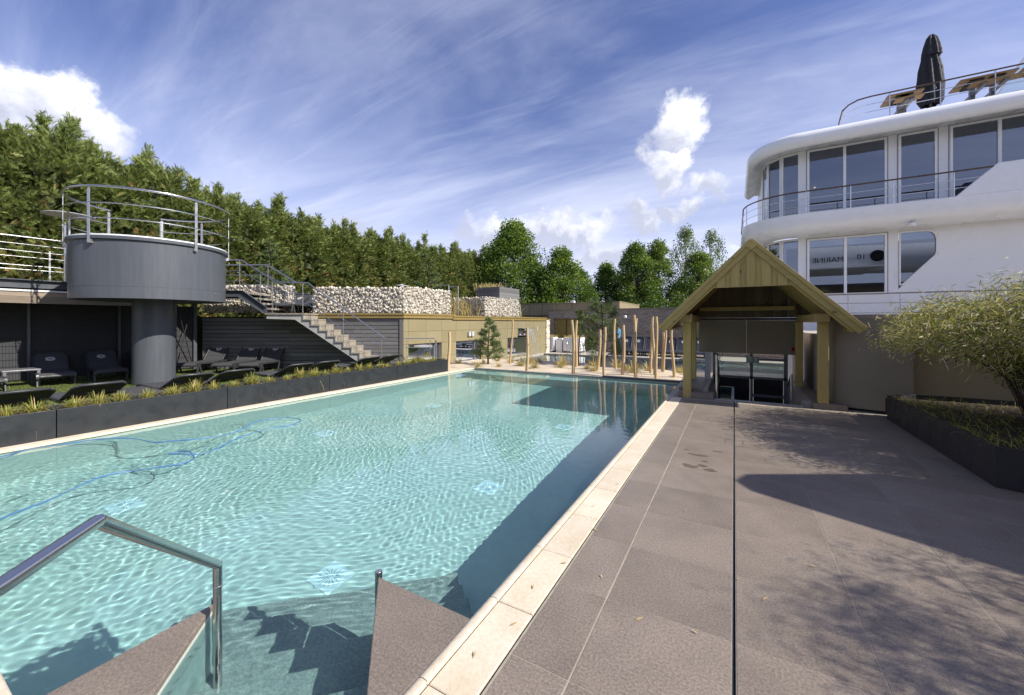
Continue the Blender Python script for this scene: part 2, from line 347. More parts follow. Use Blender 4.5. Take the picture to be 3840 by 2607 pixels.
MT['hose'] = M('blue_hose', (.085,.20,.36), (.07,.17,.32), 8, .4)
MT['dkgreen'] = M('ground_cover', (.05,.06,.025), (.035,.04,.02), 5, .95, bump=.5, bscale=20)
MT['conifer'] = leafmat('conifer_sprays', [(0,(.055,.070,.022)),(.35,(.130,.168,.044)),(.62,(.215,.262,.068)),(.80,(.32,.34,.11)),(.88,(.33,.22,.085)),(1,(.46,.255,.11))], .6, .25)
MT['leafA'] = leafmat('broad_leaves', [(0,(.030,.058,.014)),(.5,(.092,.158,.025)),(1,(.23,.30,.042))], .5, .4)
MT['leafB'] = leafmat('birch_leaves', [(0,(.055,.09,.02)),(.5,(.115,.175,.034)),(1,(.22,.28,.06))], .5, .4)
MT['needle'] = leafmat('pine_needles', [(0,(.055,.095,.045)),(.5,(.13,.19,.075)),(.85,(.25,.28,.10)),(1,(.32,.31,.14))], .55, .2)
MT['bamboo'] = leafmat('bamboo_leaves', [(0,(.035,.055,.012)),(.28,(.105,.15,.022)),(.5,(.23,.26,.045)),(.68,(.38,.33,.11)),(.85,(.48,.39,.21)),(1,(.58,.50,.36))], .45, .35)
MT['grass'] = leafmat('sedge_blades', [(0,(.15,.19,.035)),(.45,(.36,.37,.08)),(.75,(.55,.46,.16)),(1,(.5,.32,.15))], .5, .3)
MT['straw'] = leafmat('straw_blades', [(0,(.16,.17,.05)),(.4,(.42,.34,.15)),(1,(.60,.46,.22))], .6, .3)
MT['turf'] = leafmat('turf_blades', [(0,(.06,.09,.015)),(.5,(.13,.17,.03)),(1,(.22,.24,.06))], .6, .2)
def watermat(name, tint, ior=1.33):
    m, T, b = _new(name); b.inputs['Base Color'].default_value = (*tint, 1); b.inputs['Roughness'].default_value = 0.; b.inputs['IOR'].default_value = ior; b.inputs['Transmission Weight'].default_value = 1.
    return m
MT['water'] = watermat('pool_water', (.495,.885,.945))
MT['water2'] = watermat('far_pool_water', (.46,.72,.78))
# ================================================================ setting: ground, deck, pools, lawn, sand
Z0 = -.45
g = MB(); BIG = 1500
for a, b in (((-BIG,-BIG),(BIG,-6)), ((-BIG,30),(BIG,BIG)), ((-BIG,-6),(-19.5,30)), ((12,-6),(BIG,30))):
    g.add([(a[0],a[1],Z0),(b[0],a[1],Z0),(b[0],b[1],Z0),(a[0],b[1],Z0)], [(0,1,2,3)])
struct(g.build('ground', MT['dkgreen']))
# dark slab terrace on its bed
deck = struct(MB().box((-.917,-6,-.05),(-.010,8.83,-.001)).box((.010,-6,-.5),(9,8.83,-.001)).box((1.27,8.83,-.5),(9,9.6,-.0041)).box((-1.2,8.83,-.05),(-.36,12.4,-.0042)).build('terrace_deck', MT['grout']))
JY = [2.18+.585*k for k in range(-5, 12)]
cols = [(-.905,-.6265),(-.6185,-.0105),(.0105,.5705),(.5735,1.172),(1.175,1.772),(1.775,2.372),(2.375,2.97)]
shared = {}
for ci, (x0, x1) in enumerate(cols):
    for j in range(len(JY)-1):
        y0, y1 = JY[j]+.0014, JY[j+1]-.0014
        if y0 > 8.6 or (ci >= 5 and y1 > 5.3 and x0 > 2.1): continue
        y1 = min(y1, 8.80)
        if ci == 4 and y0 > 8.2 : y1 = min(y1, 8.6)
        key = (ci, round(y1-y0, 3))
        if key not in shared:
            w, h = x1-x0, y1-y0; o = MB().slab((-w/2,-h/2,-.003),(w/2,h/2,0), .0015).build('slab', MT['slab'], deck); shared[key] = o.data
        else: o = link('slab', shared[key], None, deck)
        o.location = ((x0+x1)/2, (y0+y1)/2, random.uniform(0, .0012))
# slot drain between the slabs
dr = struct(MB().box((-.0098,-1,-.20),(.0098,7.62,-.06)).build('drain_slot', MT['black']))
for s in (-1, 1):
    MB().box((s*.0088-.0010,-1,-.06),(s*.0088+.0010,7.62,-.0015)).build('drain_lip', MT['grout'], dr)
    MB().box((s*.0070-.0006,-1,-.06),(s*.0070+.0006,7.62,-.0005)).build('drain_edge', MT['frame'], dr)
MB().box((-.1,5.92,.001),(.1,5.925,.0025)).box((-.1,5.75,.001),(-.096,5.92,.0025)).box((.096,5.75,.001),(.1,5.92,.0025)).build('inspection_lid', MT['black'], dr)
# cream coping along the pool: flat slabs, dark gap, rounded edge stones
cop = struct(MB().box((-1.2,.0,-.05),(-.93,8.83,-.03)).box((-.929,-1,-.05),(-.907,8.83,-.012)).build('pool_coping', MT['black']))
CY = [-.44+.575*k for k in range(17)]
for j in range(len(CY)-1):
    y0, y1 = CY[j]+.002, min(CY[j+1]-.002, 8.80)
    MB().slab((-1.138,y0,-.049),(-.930,y1,.001+random.uniform(-.001,.001)), .004).build('coping_slab', MT['coping'], cop)
    e = MB(); prof = [(-1.148,-.052),(-1.148,.004),(-1.152,.010),(-1.172,.012),(-1.192,.006),(-1.208,-.010),(-1.216,-.030),(-1.216,-.052)]
    e.prism([(x,y0,z) for x, z in prof], (0,y1-y0,0)).build('edge_stone', MT['coping'], cop, smooth=35)
# near end of the pool
nd = struct(MB().box((-9,-6,-.5),(-.93,.0,-.028)).box((-9,0,-.5),(-1.2,.16,-.028)).build('near_deck', MT['slab']))
for k in range(14):
    x1 = -1.15-.575*k
    MB().slab((x1-.573,.165,-.06),(x1,.395,.001), .006).build('coping_slab', MT['coping'], nd)
# pool basin, run unseen under the deck so refracted sun reaches its floor
PZ = -1.46
basin = MB(); basin.box((-8.0,.3,PZ-.15),(0,11.2,PZ))
rec = [struct(basin.build('pool_floor', MT['pool']))]
rec.append(struct(MB().box((-.05,.3,PZ),(0,11.2,-.052)).box((-8.05,.3,PZ),(-7.86,11.2,-.05)).box((-7.86,11.1,PZ),(-.05,11.25,-.053)).box((-7.86,.25,PZ),(-.05,.396,-.061)).build('pool_wall', MT['pool'])))
rec.append(struct(MB().box((-7.86,10.48,PZ),(-.6,11.1,-.42)).build('pool_bench', MT['pool'])))
struct(MB().box((-7.95,-2,-.05),(-7.78,11.1,-.012)).build('pool_edge', MT['coping']))
struct(MB().box((-7.95,11.1,-.034),(-3.3,11.24,-.022)).build('pool_edge', MT['poolstep'])); struct(MB().box((-3.3,11.1,-.034),(-1.05,11.26,.012)).build('pool_edge', MT['anth']))
struct(MB().box((-1.215,8.79,-.052),(-1.10,11.1,-.0035)).build('pool_edge', MT['poolstep']))
# entry corner: two triangular ledges with a flight of steps between
C0 = Vector((-1.2,.4,0)); E1 = Vector((-.7071,.7071,0)); E2 = Vector((.7071,.7071,0))
steps = thing('entry_steps', 'grey stone steps going down into the near corner of the pool', 'steps', (-2.0,1.2,PZ))
for k in range(6):
    d1 = .80+.31*k; z = -.18-.21*k; d0 = max(d1-.33, 0) if k else 0; w = .425 if d1 < 1.4 else 1.02
    b = MB().obox(C0+E1*(d0+d1)/2+Vector((0,0,(z+PZ)/2)), E1*(d1-d0)/2, E2*w, (0,0,(z-PZ)/2)).build('step', MT['poolstep'], steps, bevel=.008); rec.append(b)
for nm, tri, lab in (('left_ledge', [(-2.5,1.07),(-2.5,.397),(-1.827,.397)], 'triangular dark stone ledge left of the pool steps beside the handrail'),
                ('right_ledge', [(-1.89,1.68),(-1.2,.99),(-1.2,1.68)], 'triangular dark stone ledge right of the pool steps against the coping')):
    t = thing('stone_ledge', lab, 'ledge', (tri[0][0],tri[0][1],PZ))
    c = sum((Vector((*q,0)) for q in tri), Vector())/3
    inn = [tuple((Vector((*q,0))-c)*.985+c) for q in tri]
    rec.append(MB().prism([(q[0],q[1],PZ) for q in inn], (0,0,-PZ-.038)).build('side_wall', MT['pool'], t))
    MB().prism([(q[0],q[1],-.036) for q in tri], (0,0,.034)).build('top_slab', MT['slab'], t, bevel=.005)
    p = Vector((*tri[0],0))+E1*.03
    cp = MB().tube([(p.x,p.y,PZ),(p.x,p.y,.012)], .022, 16).build('corner_post', MT['steel'], t, smooth=40); 
    MB().tube([(p.x,p.y,.0121),(p.x,p.y,.0135)], .018, 16).build('cap', MT['galv'], cp, smooth=40)
# stainless handrail over the steps
HO = E2*.055
hr = thing('handrail', 'polished stainless handrail descending into the pool at bottom left', 'handrail', (-2.44,1.03,PZ))
def hp(*q): return [tuple(Vector(p)+HO) for p in q]
MB().tube(hp((-1.0,-.44,.905),(-1.62,.19,.90),(-1.835,.405,.905)), .0215, 20).build('level_rail', MT['steel'], hr, smooth=40)
MB().tube(hp((-1.835,.405,.905),(-2.40,.990,.275)), .0215, 20).build('sloping_rail', MT['steel'], hr, smooth=40)
MB().tube(hp((-2.40,.990,.285),(-2.401,.991,.17)), .0217, 20).build('elbow', MT['steel'], hr, smooth=40)
MB().tube(hp((-2.401,.991,.17),(-2.402,.992,PZ)), .0200, 20).build('post', MT['steel'], hr, smooth=40)
MB().tube(hp((-2.401,.991,.172),(-2.4012,.9912,.166)), .0222, 20).build('collar', MT['galv'], hr, smooth=40)
# floor inlets: square white grilles
inl = None
for k, (x, y) in enumerate([(-3.18,2.28),(-2.82,4.33),(-2.83,7.0),(-6.02,1.70),(-6.36,4.46),(-6.06,6.98)]):
    t = thing('floor_inlet', 'white square inlet grille on the pool floor, ' + ['nearest the steps','second along the shaded side','farthest on the shaded side','nearest on the planter side','second along the planter side','farthest on the planter side'][k], 'grille', (x,y,PZ), 0, 'inlet grilles on the pool floor')
    if inl is None:
        rec.append(MB().slab((x-.15,y-.15,PZ-.01),(x+.15,y+.15,PZ+.012), .006).build('plate', MT['white'], t)); inl = [t]
        for q in range(16):
            a = 2*math.pi*q/16; rec.append(MB().bar((x+.04*math.cos(a),y+.04*math.sin(a),PZ+.0135),(x+.11*math.cos(a),y+.11*math.sin(a),PZ+.0135), .006, .002).build('slot', MT['slotgrey'], t))
        rec.append(MB().lathe([(0,.02),(.02,.02),(.03,.0125)], 16, (x,y,PZ)).build('hub', MT['white'], t))
    else:
        for ch in list(inl[0].children): c = copy_tree(ch, t); rec.append(c)
# rippled water surface
def water_mesh(name, x0, x1, y0, y1, z, step, seed, amp, lams):
    r = np.random.default_rng(seed); nx = int((x1-x0)/step); ny = int((y1-y0)/step)
    xx, yy = np.meshgrid(np.linspace(x0,x1,nx+1), np.linspace(y0,y1,ny+1)); h = np.zeros_like(xx)
    wx = xx+.25*np.sin(yy*1.1+.7)+.12*np.sin(yy*2.7+xx*1.3); wy = yy+.25*np.sin(xx*1.3+.2)+.10*np.sin(xx*3.1-yy*1.7)
    far = 1-.6*np.clip((yy-6.0)/4.0,0,1)
    for i in range(46):
        lam = r.choice(lams)*r.uniform(.85,1.2); th = r.uniform(0, 2*math.pi); k = 2*math.pi/lam
        env = .55+.45*np.sin(xx*r.uniform(-.9,.9)+yy*r.uniform(-.9,.9)+r.uniform(0,6.3))
        h += lam*amp*env*np.sin(k*(wx*math.cos(th)+wy*math.sin(th))+r.uniform(0,6.3))
    V = np.stack([xx,yy,z+h*(far if y0 < 5 else 1)], -1).reshape(-1,3); idx = np.arange((nx+1)*(ny+1)).reshape(ny+1,nx+1)
    Q = np.stack([idx[:-1,:-1],idx[:-1,1:],idx[1:,1:],idx[1:,:-1]], -1).reshape(-1,4); me = bpy.data.meshes.new(name)
    me.vertices.add(len(V)); me.vertices.foreach_set('co', V.reshape(-1).astype(np.float32)); me.loops.add(Q.size); me.loops.foreach_set('vertex_index', Q.reshape(-1).astype(np.int32))
    me.polygons.add(len(Q)); me.polygons.foreach_set('loop_start', (np.arange(len(Q))*4).astype(np.int32)); me.polygons.foreach_set('use_smooth', np.ones(len(Q), bool)); me.update(calc_edges=True)
    return me
wt = struct(link('pool_water', water_mesh('pool_water', -7.87,-.055,.39,11.12,-.058,.0125,3,.00040,[.06,.07,.085,.105,.135,.19]), MT['water'])); wt.cycles.is_caustics_caster = True
for o in rec: o.cycles.is_caustics_receiver = True
# second pool, its terrace, and the sand between
struct(MB().box((-9.95,16.5,-1.5),(6,21.3,-1.3)).build('far_pool_floor', MT['pool']))
struct(MB().box((-9.95,16.38,-1.5),(6,16.52,-.24)).build('far_pool_kerb', MT['paving']))
struct(MB().box((-10.4,21.3,-1.5),(8,24.4,-.30)).build('far_terrace', MT['paving']))
struct(MB().box((-9.98,12.5,-1.5),(-9.90,21.3,-.30)).build('far_pool_side', MT['paving']))
struct(link('far_pool_water', water_mesh('far_pool_water', -9.9,6,16.5,21.31,-.36,.05,9,.0011,[.16,.22,.3,.45,.7]), MT['water2']))
def sandz(x, y):
    t = (y-11.2)/5.2; z = -.055-.20*t*t+.09*math.exp(-((x+3.3)**2/3+(y-12.9)**2/1.2))+.06*math.exp(-((x+6.3)**2/3+(y-12.4)**2/1.0))+.05*math.exp(-((x+1.6)**2/.8+(y-12.2)**2/.8))
    return z+.012*math.sin(x*5+1.3*y)+.010*math.sin(y*7-2*x)-.03*math.exp(-((y-11.25)/.15)**2)
s = MB(); nx, ny = 150, 70; X0, X1, Y0, Y1 = -10.15, -.80, 11.25, 16.39
P = []
for j in range(ny+1):
    for i in range(nx+1):
        x = X0+(X1-X0)*i/nx; y = Y0+(Y1-Y0)*j/ny; P.append((x,y,sandz(x,y)))
s.add(P, [(j*(nx+1)+i, j*(nx+1)+i+1, (j+1)*(nx+1)+i+1, (j+1)*(nx+1)+i) for j in range(ny) for i in range(nx)])
struct(s.build('sand_bed', MT['sand'], smooth=60))
struct(MB().box((-10.6,9.9,-.6),(-7.96,11.25,-.075)).build('sand_strip', MT['sand']))
# turf
lawn = struct(MB().box((-19.5,-6,-.6),(-8.46,10.4,-.1)).build('lawn', MT['lawn']))
N = 46000; px = rng.uniform(-17.5,-8.5,N); py = rng.uniform(-.5,9.5,N); pos = np.stack([px,py,np.full(N,-.1)],1)
dr_ = runit(N)*.5+np.array([0,0,1.]); me = leaf_mesh('turf_pile', pos, dr_, runit(N), rng.uniform(.02,.035,N), rng.uniform(.010,.016,N), rng.uniform(0,1,N))
stuff(link('turf_pile', me, MT['turf']), 'bright green artificial turf under the sun loungers', 'turf')
# ================================================================ left side: planter, tower, walls, stairs, gabions
RV = Vector((.870,.493,0)); FV = Vector((-.493,.870,0))     # directions along and into the grey slatted wall
# long planter at the pool edge, in five box segments
pl = thing('edge_planter', 'long anthracite metal planter between the pool and the turf', 'planter', (-8.2,4,-.1))
ys = [-2.53,-.48,1.57,3.62,5.67,7.72,9.88]
for j in range(6):
    y0, y1 = ys[j]+.004, ys[j+1]-.004
    b = MB(); b.box((-7.965,y0,-.045),(-7.945,y1,.372)).box((-8.46,y0,-.095),(-8.44,y1,.372))
    b.box((-8.44,y0,-.09),(-7.965,y0+.02,.36)).box((-8.44,y1-.02,-.09),(-7.965,y1,.36))
    b.box((-7.985,y0,.350),(-7.966,y1,.3715)).build('trough', MT['planter'], pl, bevel=.004)
    MB().box((-8.43,y0+.022,.0),(-7.99,y1-.022,.315)).build('soil', MT['soil'], pl)
def tuft_mesh(name, n, h, spread, seed, tl, th, w=.006, hang=0):
    r = np.random.default_rng(seed); a = r.uniform(0,2*math.pi,n); rr = np.abs(r.normal(0,.35,n))*spread
    base = np.stack([.25*rr*np.cos(a)*.6, .25*rr*np.sin(a)*.6, np.zeros(n)],1)
    tiltv = r.uniform(.05,1.0,n)**.8*spread; d = np.stack([np.cos(a)*tiltv, np.sin(a)*tiltv, np.ones(n)],1)
    L = h*r.uniform(.55,1.25,n); bend = .25+tiltv*r.uniform(.3,1.0,n)
    if hang:
        d[:hang] = np.stack([.9+0*a[:hang], .5*np.sin(a[:hang]), .35+0*a[:hang]],1); L[:hang] = h*1.15; bend[:hang] = 1.5
    up = np.stack([-np.sin(a),np.cos(a),np.zeros(n)],1); nr = np.cross(d, up)
    return leaf_mesh(name, base, d, nr, L, w*r.uniform(.7,1.3,n), np.clip(r.normal((tl+th)/2,(th-tl)/2,n),0,1), bend)
tm = [tuft_mesh('blades', 170, .34, .85, 20+i, .15, .80, .0075, 1 if i % 2 else 0) for i in range(5)]
TY = [.55,.95,1.20,1.44,1.80,2.02,2.30,2.58,2.92,3.22,3.52,3.84,4.14,4.48,4.86,5.15,5.44,5.78,6.05,6.33,6.64,7.02,7.33,7.60,7.96,8.28,8.62,8.94,9.25,9.55]
for i, y in enumerate(TY):
    t = thing('sedge_tuft', 'yellow green sedge tuft in the edge planter, %s from the left' % ORD[i], 'grass tuft', (-8.19+random.uniform(-.05,.06),y,.31), 0, 'sedge tufts along the pool planter')
    o = link('blades', tm[i % 5], MT['grass'], t, WL[t.name]); o.rotation_euler.z = random.uniform(-.5,.5); s_ = random.uniform(.62,1.05)*(1.12 if y < 3 else 1); o.scale = (s_,s_,s_*random.uniform(.85,1.2))
# ---- slatted wall: boards one by one on battens
SW0 = Vector((-16.52,6.73,0)); SWL = 7.16
sw = thing('slatted_wall', 'grey horizontal board wall behind the concrete stair', 'wall', tuple(SW0))
MB().obox(SW0+RV*SWL/2+FV*.10+Vector((0,0,.80)), RV*SWL/2, FV*.06, (0,0,.90)).build('backing', MT['black'], sw)
nb = 13; bh = 1.81/nb
proto = None
for i in range(nb):
    segs = [(0,3.1),(3.1,5.4),(5.4,SWL-.12)] if i % 2 else [(0,2.2),(2.2,4.6),(4.6,SWL-.12)]
    for a, b in segs:
        z = -.1+bh*(i+.5); c = SW0+RV*((a+b)/2)+FV*.012+Vector((0,0,z))
        m = MB().obox((0,0,0), ((b-a)/2-.002,0,0), (0,.011,0), (0,0,bh/2-.009)); o = m.build('board', MT['slat'], sw, loc=(0,0,0)); o.location = c-SW0; o.rotation_euler.z = rad(29.54); WL[o.name] = c
MB().obox(SW0+RV*(SWL-.06)+FV*.0+Vector((0,0,.80)), RV*.055, FV*.03, (0,0,.90)).build('corner_board', MT['slat'], sw)
# raised terrace body behind the walls
tp = [(-16.35,7.05),(-10.45,10.42),(-10.12,21.6),(-10.9,24.3),(-19.6,24.3),(-19.6,6.6)]
struct(MB().prism([(x,y,-.5) for x, y in tp], (0,0,2.25)).build('raised_terrace', MT['dkgreen']))
# ---- olive panel wall with gold fascia
OA = Vector((-10.28,10.27,0)); OB = Vector((-9.97,21.75,0)); OD = (OB-OA).normalized(); ON = Vector((OD.y,-OD.x,0)); OL = (OB-OA).length
ow = thing('olive_wall', 'olive green panel wall with low windows beside the sand', 'wall', tuple(OA+Vector((0,0,-.4))))
MB().obox(OA+OD*OL/2-ON*.30+Vector((0,0,.62)), OD*OL/2, ON*.06, (0,0,1.0)).build('backing', MT['black'], ow)
zr = [-.40,.20,.745,1.215,1.69]
us = [0,.24,1.15,2.05,2.95,3.87,4.76,5.9,7.07,8.1,9.05,10.0,10.75,OL]
wins = [(.24,1.73,2.05),(2.95,4.40,4.70),(7.07,9.05,9.05)]
def opan(a, b, z0, z1):
    o = MB().obox((0,0,0), ((b-a)/2-.004,0,0), (0,.012,0), (0,0,(z1-z0)/2-.004)).build('panel', MT['olive'], ow, loc=(0,0,0)); c = OA+OD*((a+b)/2)-ON*.012+Vector((0,0,(z0+z1)/2)); o.location = c-WL[ow.name]; o.rotation_euler.z = math.atan2(OD.y,OD.x)
for i in range(len(us)-1):
    for j in range(4):
        a, b, z0, z1 = us[i], us[i+1], zr[j], zr[j+1]
        if j <= 1:
            hit = [w for w in wins if a >= w[0]-.01 and a < w[2]-.05]
            if hit:
                w = hit[0]
                if j == 0: opan(a, b, z0, -.15)
                continue
        if j == 2 and 8.0 < a < 8.9: opan(a, b, z0, .83) if False else None; continue
        opan(a, b, z0, z1)
for k, (a, b, c) in enumerate(wins):
    fr = MB(); z0, z1 = -.15, .735
    for p, q, zz0, zz1 in ((a,c,z0,z0+.05),(a,c,z1-.04,z1),(a,a+.04,z0,z1),(c-.04,c,z0,z1),(b-.02,b+.03,z0,z1)):
        fr.obox(OA+OD*(p+q)/2-ON*.14+Vector((0,0,(zz0+zz1)/2)), OD*(q-p)/2, ON*.03, (0,0,(zz1-zz0)/2))
    w = fr.build('window', MT['frame'], ow)
    MB().obox(OA+OD*(a+c)/2-ON*.16+Vector((0,0,(z0+z1)/2)), OD*((c-a)/2-.04), ON*.006, (0,0,(z1-z0)/2-.04)).build('pane', MT['glass'], w)
    MB().obox(OA+OD*(a+c)/2-ON*.09+Vector((0,0,z0-.015)), OD*((c-a)/2), ON*.10, (0,0,.012)).build('sill', MT['conc'], w)
    for e in (a+.006, c-.006): MB().obox(OA+OD*e-ON*.085+Vector((0,0,(z0+z1)/2)), OD*.006, ON*.06, (0,0,(z1-z0)/2)).build('reveal', MT['taupe'], w)
# fascia over slats and panels
fb = MB(); 
for z0, z1, off in ((1.70,1.815,.03),(1.816,1.875,.06)):
    fb.obox(SW0+RV*(SWL/2+1.15)-FV*off+FV*.05+Vector((0,0,(z0+z1)/2)), RV*(SWL/2-1.10), FV*.08, (0,0,(z1-z0)/2))
    fb.obox(OA+OD*1.35+ON*off-ON*.05+Vector((0,0,(z0+z1)/2)), OD*1.40, ON*.08, (0,0,(z1-z0)/2))
    fb.obox(OA+OD*(2.70+(OL-2.7)/2)+ON*off-ON*.05+Vector((0,0,(z0+z1)/2-.045)), OD*(OL-2.7)/2*.999, ON*.08, (0,0,(z1-z0)/2))
fb.build('fascia', MT['gold'], ow)
MB().obox(OA+OD*5.9+ON*.0-ON*.3+Vector((0,0,1.80)), OD*2.0, ON*.24, (0,0,.03)).build('ledge', MT['gold'], ow)
# spout opening, wall lamps, switch, stone pier
sp = MB(); z0, z1 = .83, 1.27; a, b = 8.10, 9.0
for p, q, zz0, zz1 in ((a,b,z1-.02,z1),(a,b,z0,z0+.02),(a,a+.02,z0+.02,z1-.02),(b-.02,b,z0+.02,z1-.02)): sp.obox(OA+OD*(p+q)/2+ON*.02-ON*.10+Vector((0,0,(zz0+zz1)/2)), OD*(q-p)/2, ON*.11, (0,0,(zz1-zz0)/2))
sp.build('spout_frame', MT['taupe'], ow)
MB().obox(OA+OD*8.55-ON*.2+Vector((0,0,1.05)), OD*.45, ON*.02, (0,0,.22)).build('spout_back', MT['joint'], ow)
for k, u in enumerate((3.80,4.02)):
    MB().obox(OA+OD*u+ON*.05+Vector((0,0,1.04)), OD*.075, ON*.05, (0,0,.095)).build('wall_lamp', MT['alu'], ow, bevel=.01)
for u in (8.32,8.78):
    m_ = bpy.data.materials.new('violet_lamp'); m_.use_nodes = True; m_.node_tree.nodes['Principled BSDF'].inputs['Emission Color'].default_value = (.55,.25,1,1); m_.node_tree.nodes['Principled BSDF'].inputs['Emission Strength'].default_value = .5
    MB().obox(OA+OD*u+ON*.03+Vector((0,0,.90)), OD*.035, ON*.025, (0,0,.03)).build('violet_lamp', m_, ow, bevel=.008)
MB().obox(OA+OD*10.35+ON*.01+Vector((0,0,1.2)), OD*.05, ON*.012, (0,0,.09)).build('switch', MT['alu'], ow)
# ---- gabions: cages of loose stone
protos = []
for k in range(7):
    bm = bmesh.new(); bmesh.ops.create_icosphere(bm, subdivisions=1, radius=1); sd = random.random()*50
    for v in bm.verts: v.co = v.co*(1+.22*math.sin(v.co.x*3.1+sd)+.16*math.sin(v.co.y*4.3+sd*2)+random.uniform(-.10,.10))
    for f in (random.sample(range(20), 3)):
        n = Vector((random.uniform(-1,1),random.uniform(-1,1),random.uniform(-1,1))).normalized(); c_ = .68
        for v in bm.verts:
            q = v.co.dot(n)-c_
            if q > 0: v.co -= n*q*.9
    me = bpy.data.meshes.new('stone'); bm.to_mesh(me); bm.free(); me.materials.append(MT['stone']); protos.append(me)
def gabion(label, faces, base, cap=300, pitch=.089):
    """faces: (A, B, z0, z1, outward normal)"""
    t = thing('gabion_wall', label, 'gabion', base); spots = []
    wire = MB()
    for A, B, z0, z1, n in faces:
        A, B, n = Vector(A), Vector(B), Vector(n); d = (B-A); L = d.length; d.normalize()
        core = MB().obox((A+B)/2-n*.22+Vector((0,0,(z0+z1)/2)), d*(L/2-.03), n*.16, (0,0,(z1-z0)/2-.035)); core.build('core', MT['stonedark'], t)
        nz = max(int((z1-z0)/pitch),1); nu = int(L/pitch)
        for j in range(nz):
            for i in range(nu):
                u = (i+.5+(.5 if j % 2 else 0)*.8+random.uniform(-.45,.45))/nu*L; z = z0+min(max((j+.5+random.uniform(-.5,.5)+.35*math.sin(i*.8+j)),.35),nz-.35)/nz*(z1-z0)
                if u > L-.02: continue
                spots.append((A+d*u-n*random.uniform(.035,.075)+Vector((0,0,z)), pitch*random.uniform(.48,.80)))
        for i in range(nu):
            if random.random() < .8: spots.append((A+d*((i+.5)/nu*L)-n*random.uniform(.1,.25)+Vector((0,0,z1-.05)), pitch*random.uniform(.42,.58)))
        for i in range(int(L/.1)+1): p = A+d*min(i*.1,L)+n*.004; wire.tube([p+Vector((0,0,z0)),p+Vector((0,0,z1))], .0042, 3)
        for j in range(int((z1-z0)/.1)+1): z = z0+j*.1; wire.tube([A+n*.006+Vector((0,0,z)),B+n*.006+Vector((0,0,z))], .0042, 3)
        for e in (A,B): wire.tube([e+n*.006+Vector((0,0,z0)),e+n*.006+Vector((0,0,z1))], .006, 4)
    random.shuffle(spots); big = spots[:cap]; rest = spots[cap:]
    for c, r in big:
        o = link('stone', random.choice(protos), None, t, c); o.scale = (r*random.uniform(.85,1.35), r*random.uniform(.8,1.2), r*random.uniform(.6,1.0)); o.rotation_euler = (random.uniform(0,6),random.uniform(0,6),random.uniform(0,6))
    if rest:
        b = MB()
        for c, r in rest:
            pm = random.choice(protos); R_ = Matrix.Rotation(random.uniform(0,6),3,'X')@Matrix.Rotation(random.uniform(0,6),3,'Z')
            b.add([c+R_@(v.co*r) for v in pm.vertices], [tuple(p.vertices) for p in pm.polygons])
        o = b.build('stone_fill', MT['stone'], t); o['kind'] = 'stuff'
    w = wire.build('wire_cage', MT['galv'], t); w['kind'] = 'stuff'
    return t
nF = -FV
gabion('short pale stone gabion left of the gap, behind the upper stair', [((-16.80,6.84,0),(-14.10,8.37,0),1.90,2.90,nF),((-14.10,8.37,0),(-14.35,8.80,0),1.90,2.90,RV)], (-15.4,7.6,1.9))
gabion('long pale stone gabion above the slatted wall corner', [((-13.22,8.77,0),(-10.44,10.345,0),1.88,2.83,nF),((-10.40,10.38,0),(-10.26,12.95,0),1.88,2.87,ON)], (-11.6,9.7,1.88))
gabion('far pale stone gabion carrying the grey wooden box', [((-12.1,15.40,0),(-10.20,15.40,0),1.83,2.76,(0,-1,0)),((-10.18,15.42,0),(-10.08,18.66,0),1.83,2.79,ON)], (-10.9,16.5,1.83))
gabion('low pale stone gabion seen through the gap above the landing', [((-15.2,8.75,0),(-13.7,9.6,0),1.80,2.42,nF)], (-14.4,9.1,1.8))
# grey box on the far gabion
bx = thing('roof_planter', 'grey wooden planter box standing on the far gabion', 'planter', (-10.6,17.4,2.78))
for j in range(4):
    MB().obox(Vector((-10.14,17.65,2.86+.135*j)), OD*.98, ON*.012, (0,0,.064)).build('plank', MT['slat'], bx)
    MB().box((-11.6,16.66,2.80+.135*j),(-10.165,16.685,2.925+.135*j)).build('plank', MT['slat'], bx)
MB().box((-11.6,16.70,2.78),(-10.2,18.5,3.22)).build('filling', MT['soil'], bx)
# dry grass on the roof terrace
for k, (x, y, w_, n) in enumerate([(-11.6,14.9,1.1,420),(-12.0,16.3,1.2,420),(-11.3,17.6,.7,300),(-12.6,13.9,1.0,300),(-11.4,18.8,.9,260)]):
    a = rng.uniform(0,2*math.pi,n); pos = np.stack([x+rng.normal(0,w_*.45,n), y+rng.normal(0,w_*.6,n), np.full(n,1.75 if k != 2 else 3.2)],1)
    d = np.stack([rng.normal(0,.28,n),rng.normal(0,.28,n),np.ones(n)],1); me = leaf_mesh('blades', pos-np.array([[x,y,1.8]]), d, runit(n), rng.uniform(.9,1.55,n) if k != 2 else rng.uniform(.3,.7,n), rng.uniform(.012,.03,n), rng.uniform(.1,.95,n), rng.uniform(.1,.5,n))
    t = thing('dry_grass', 'clump of tall dry grass on the roof terrace, ' + ['nearest the metal handrails','behind the far gabion','growing in the grey wooden box','at the hedge side of the metal handrails','behind the grey wooden box'][k], 'grass', (x,y,1.8), 0, 'dry grass clumps on the roof terrace')
    link('blades', me, MT['straw'], t, (x,y,1.8))
# two pipe handrails where the roof steps come up
for k, y in enumerate((12.98,13.62)):
    t = thing('roof_handrail', ['bent pipe handrail at the right end of the long gabion','bent pipe handrail beside the far gabion'][k], 'handrail', (-10.4,y,1.85))
    MB().tube([(-10.4,y,1.85),(-10.4,y,3.10),(-10.85,y+.05,3.10)], .022, 8).build('front_leg', MT['galv'], t, smooth=40)
    MB().tube([(-10.85,y+.05,3.10),(-11.6,y+.1,2.45)], .022, 8).build('sloping_rail', MT['galv'], t, smooth=40)
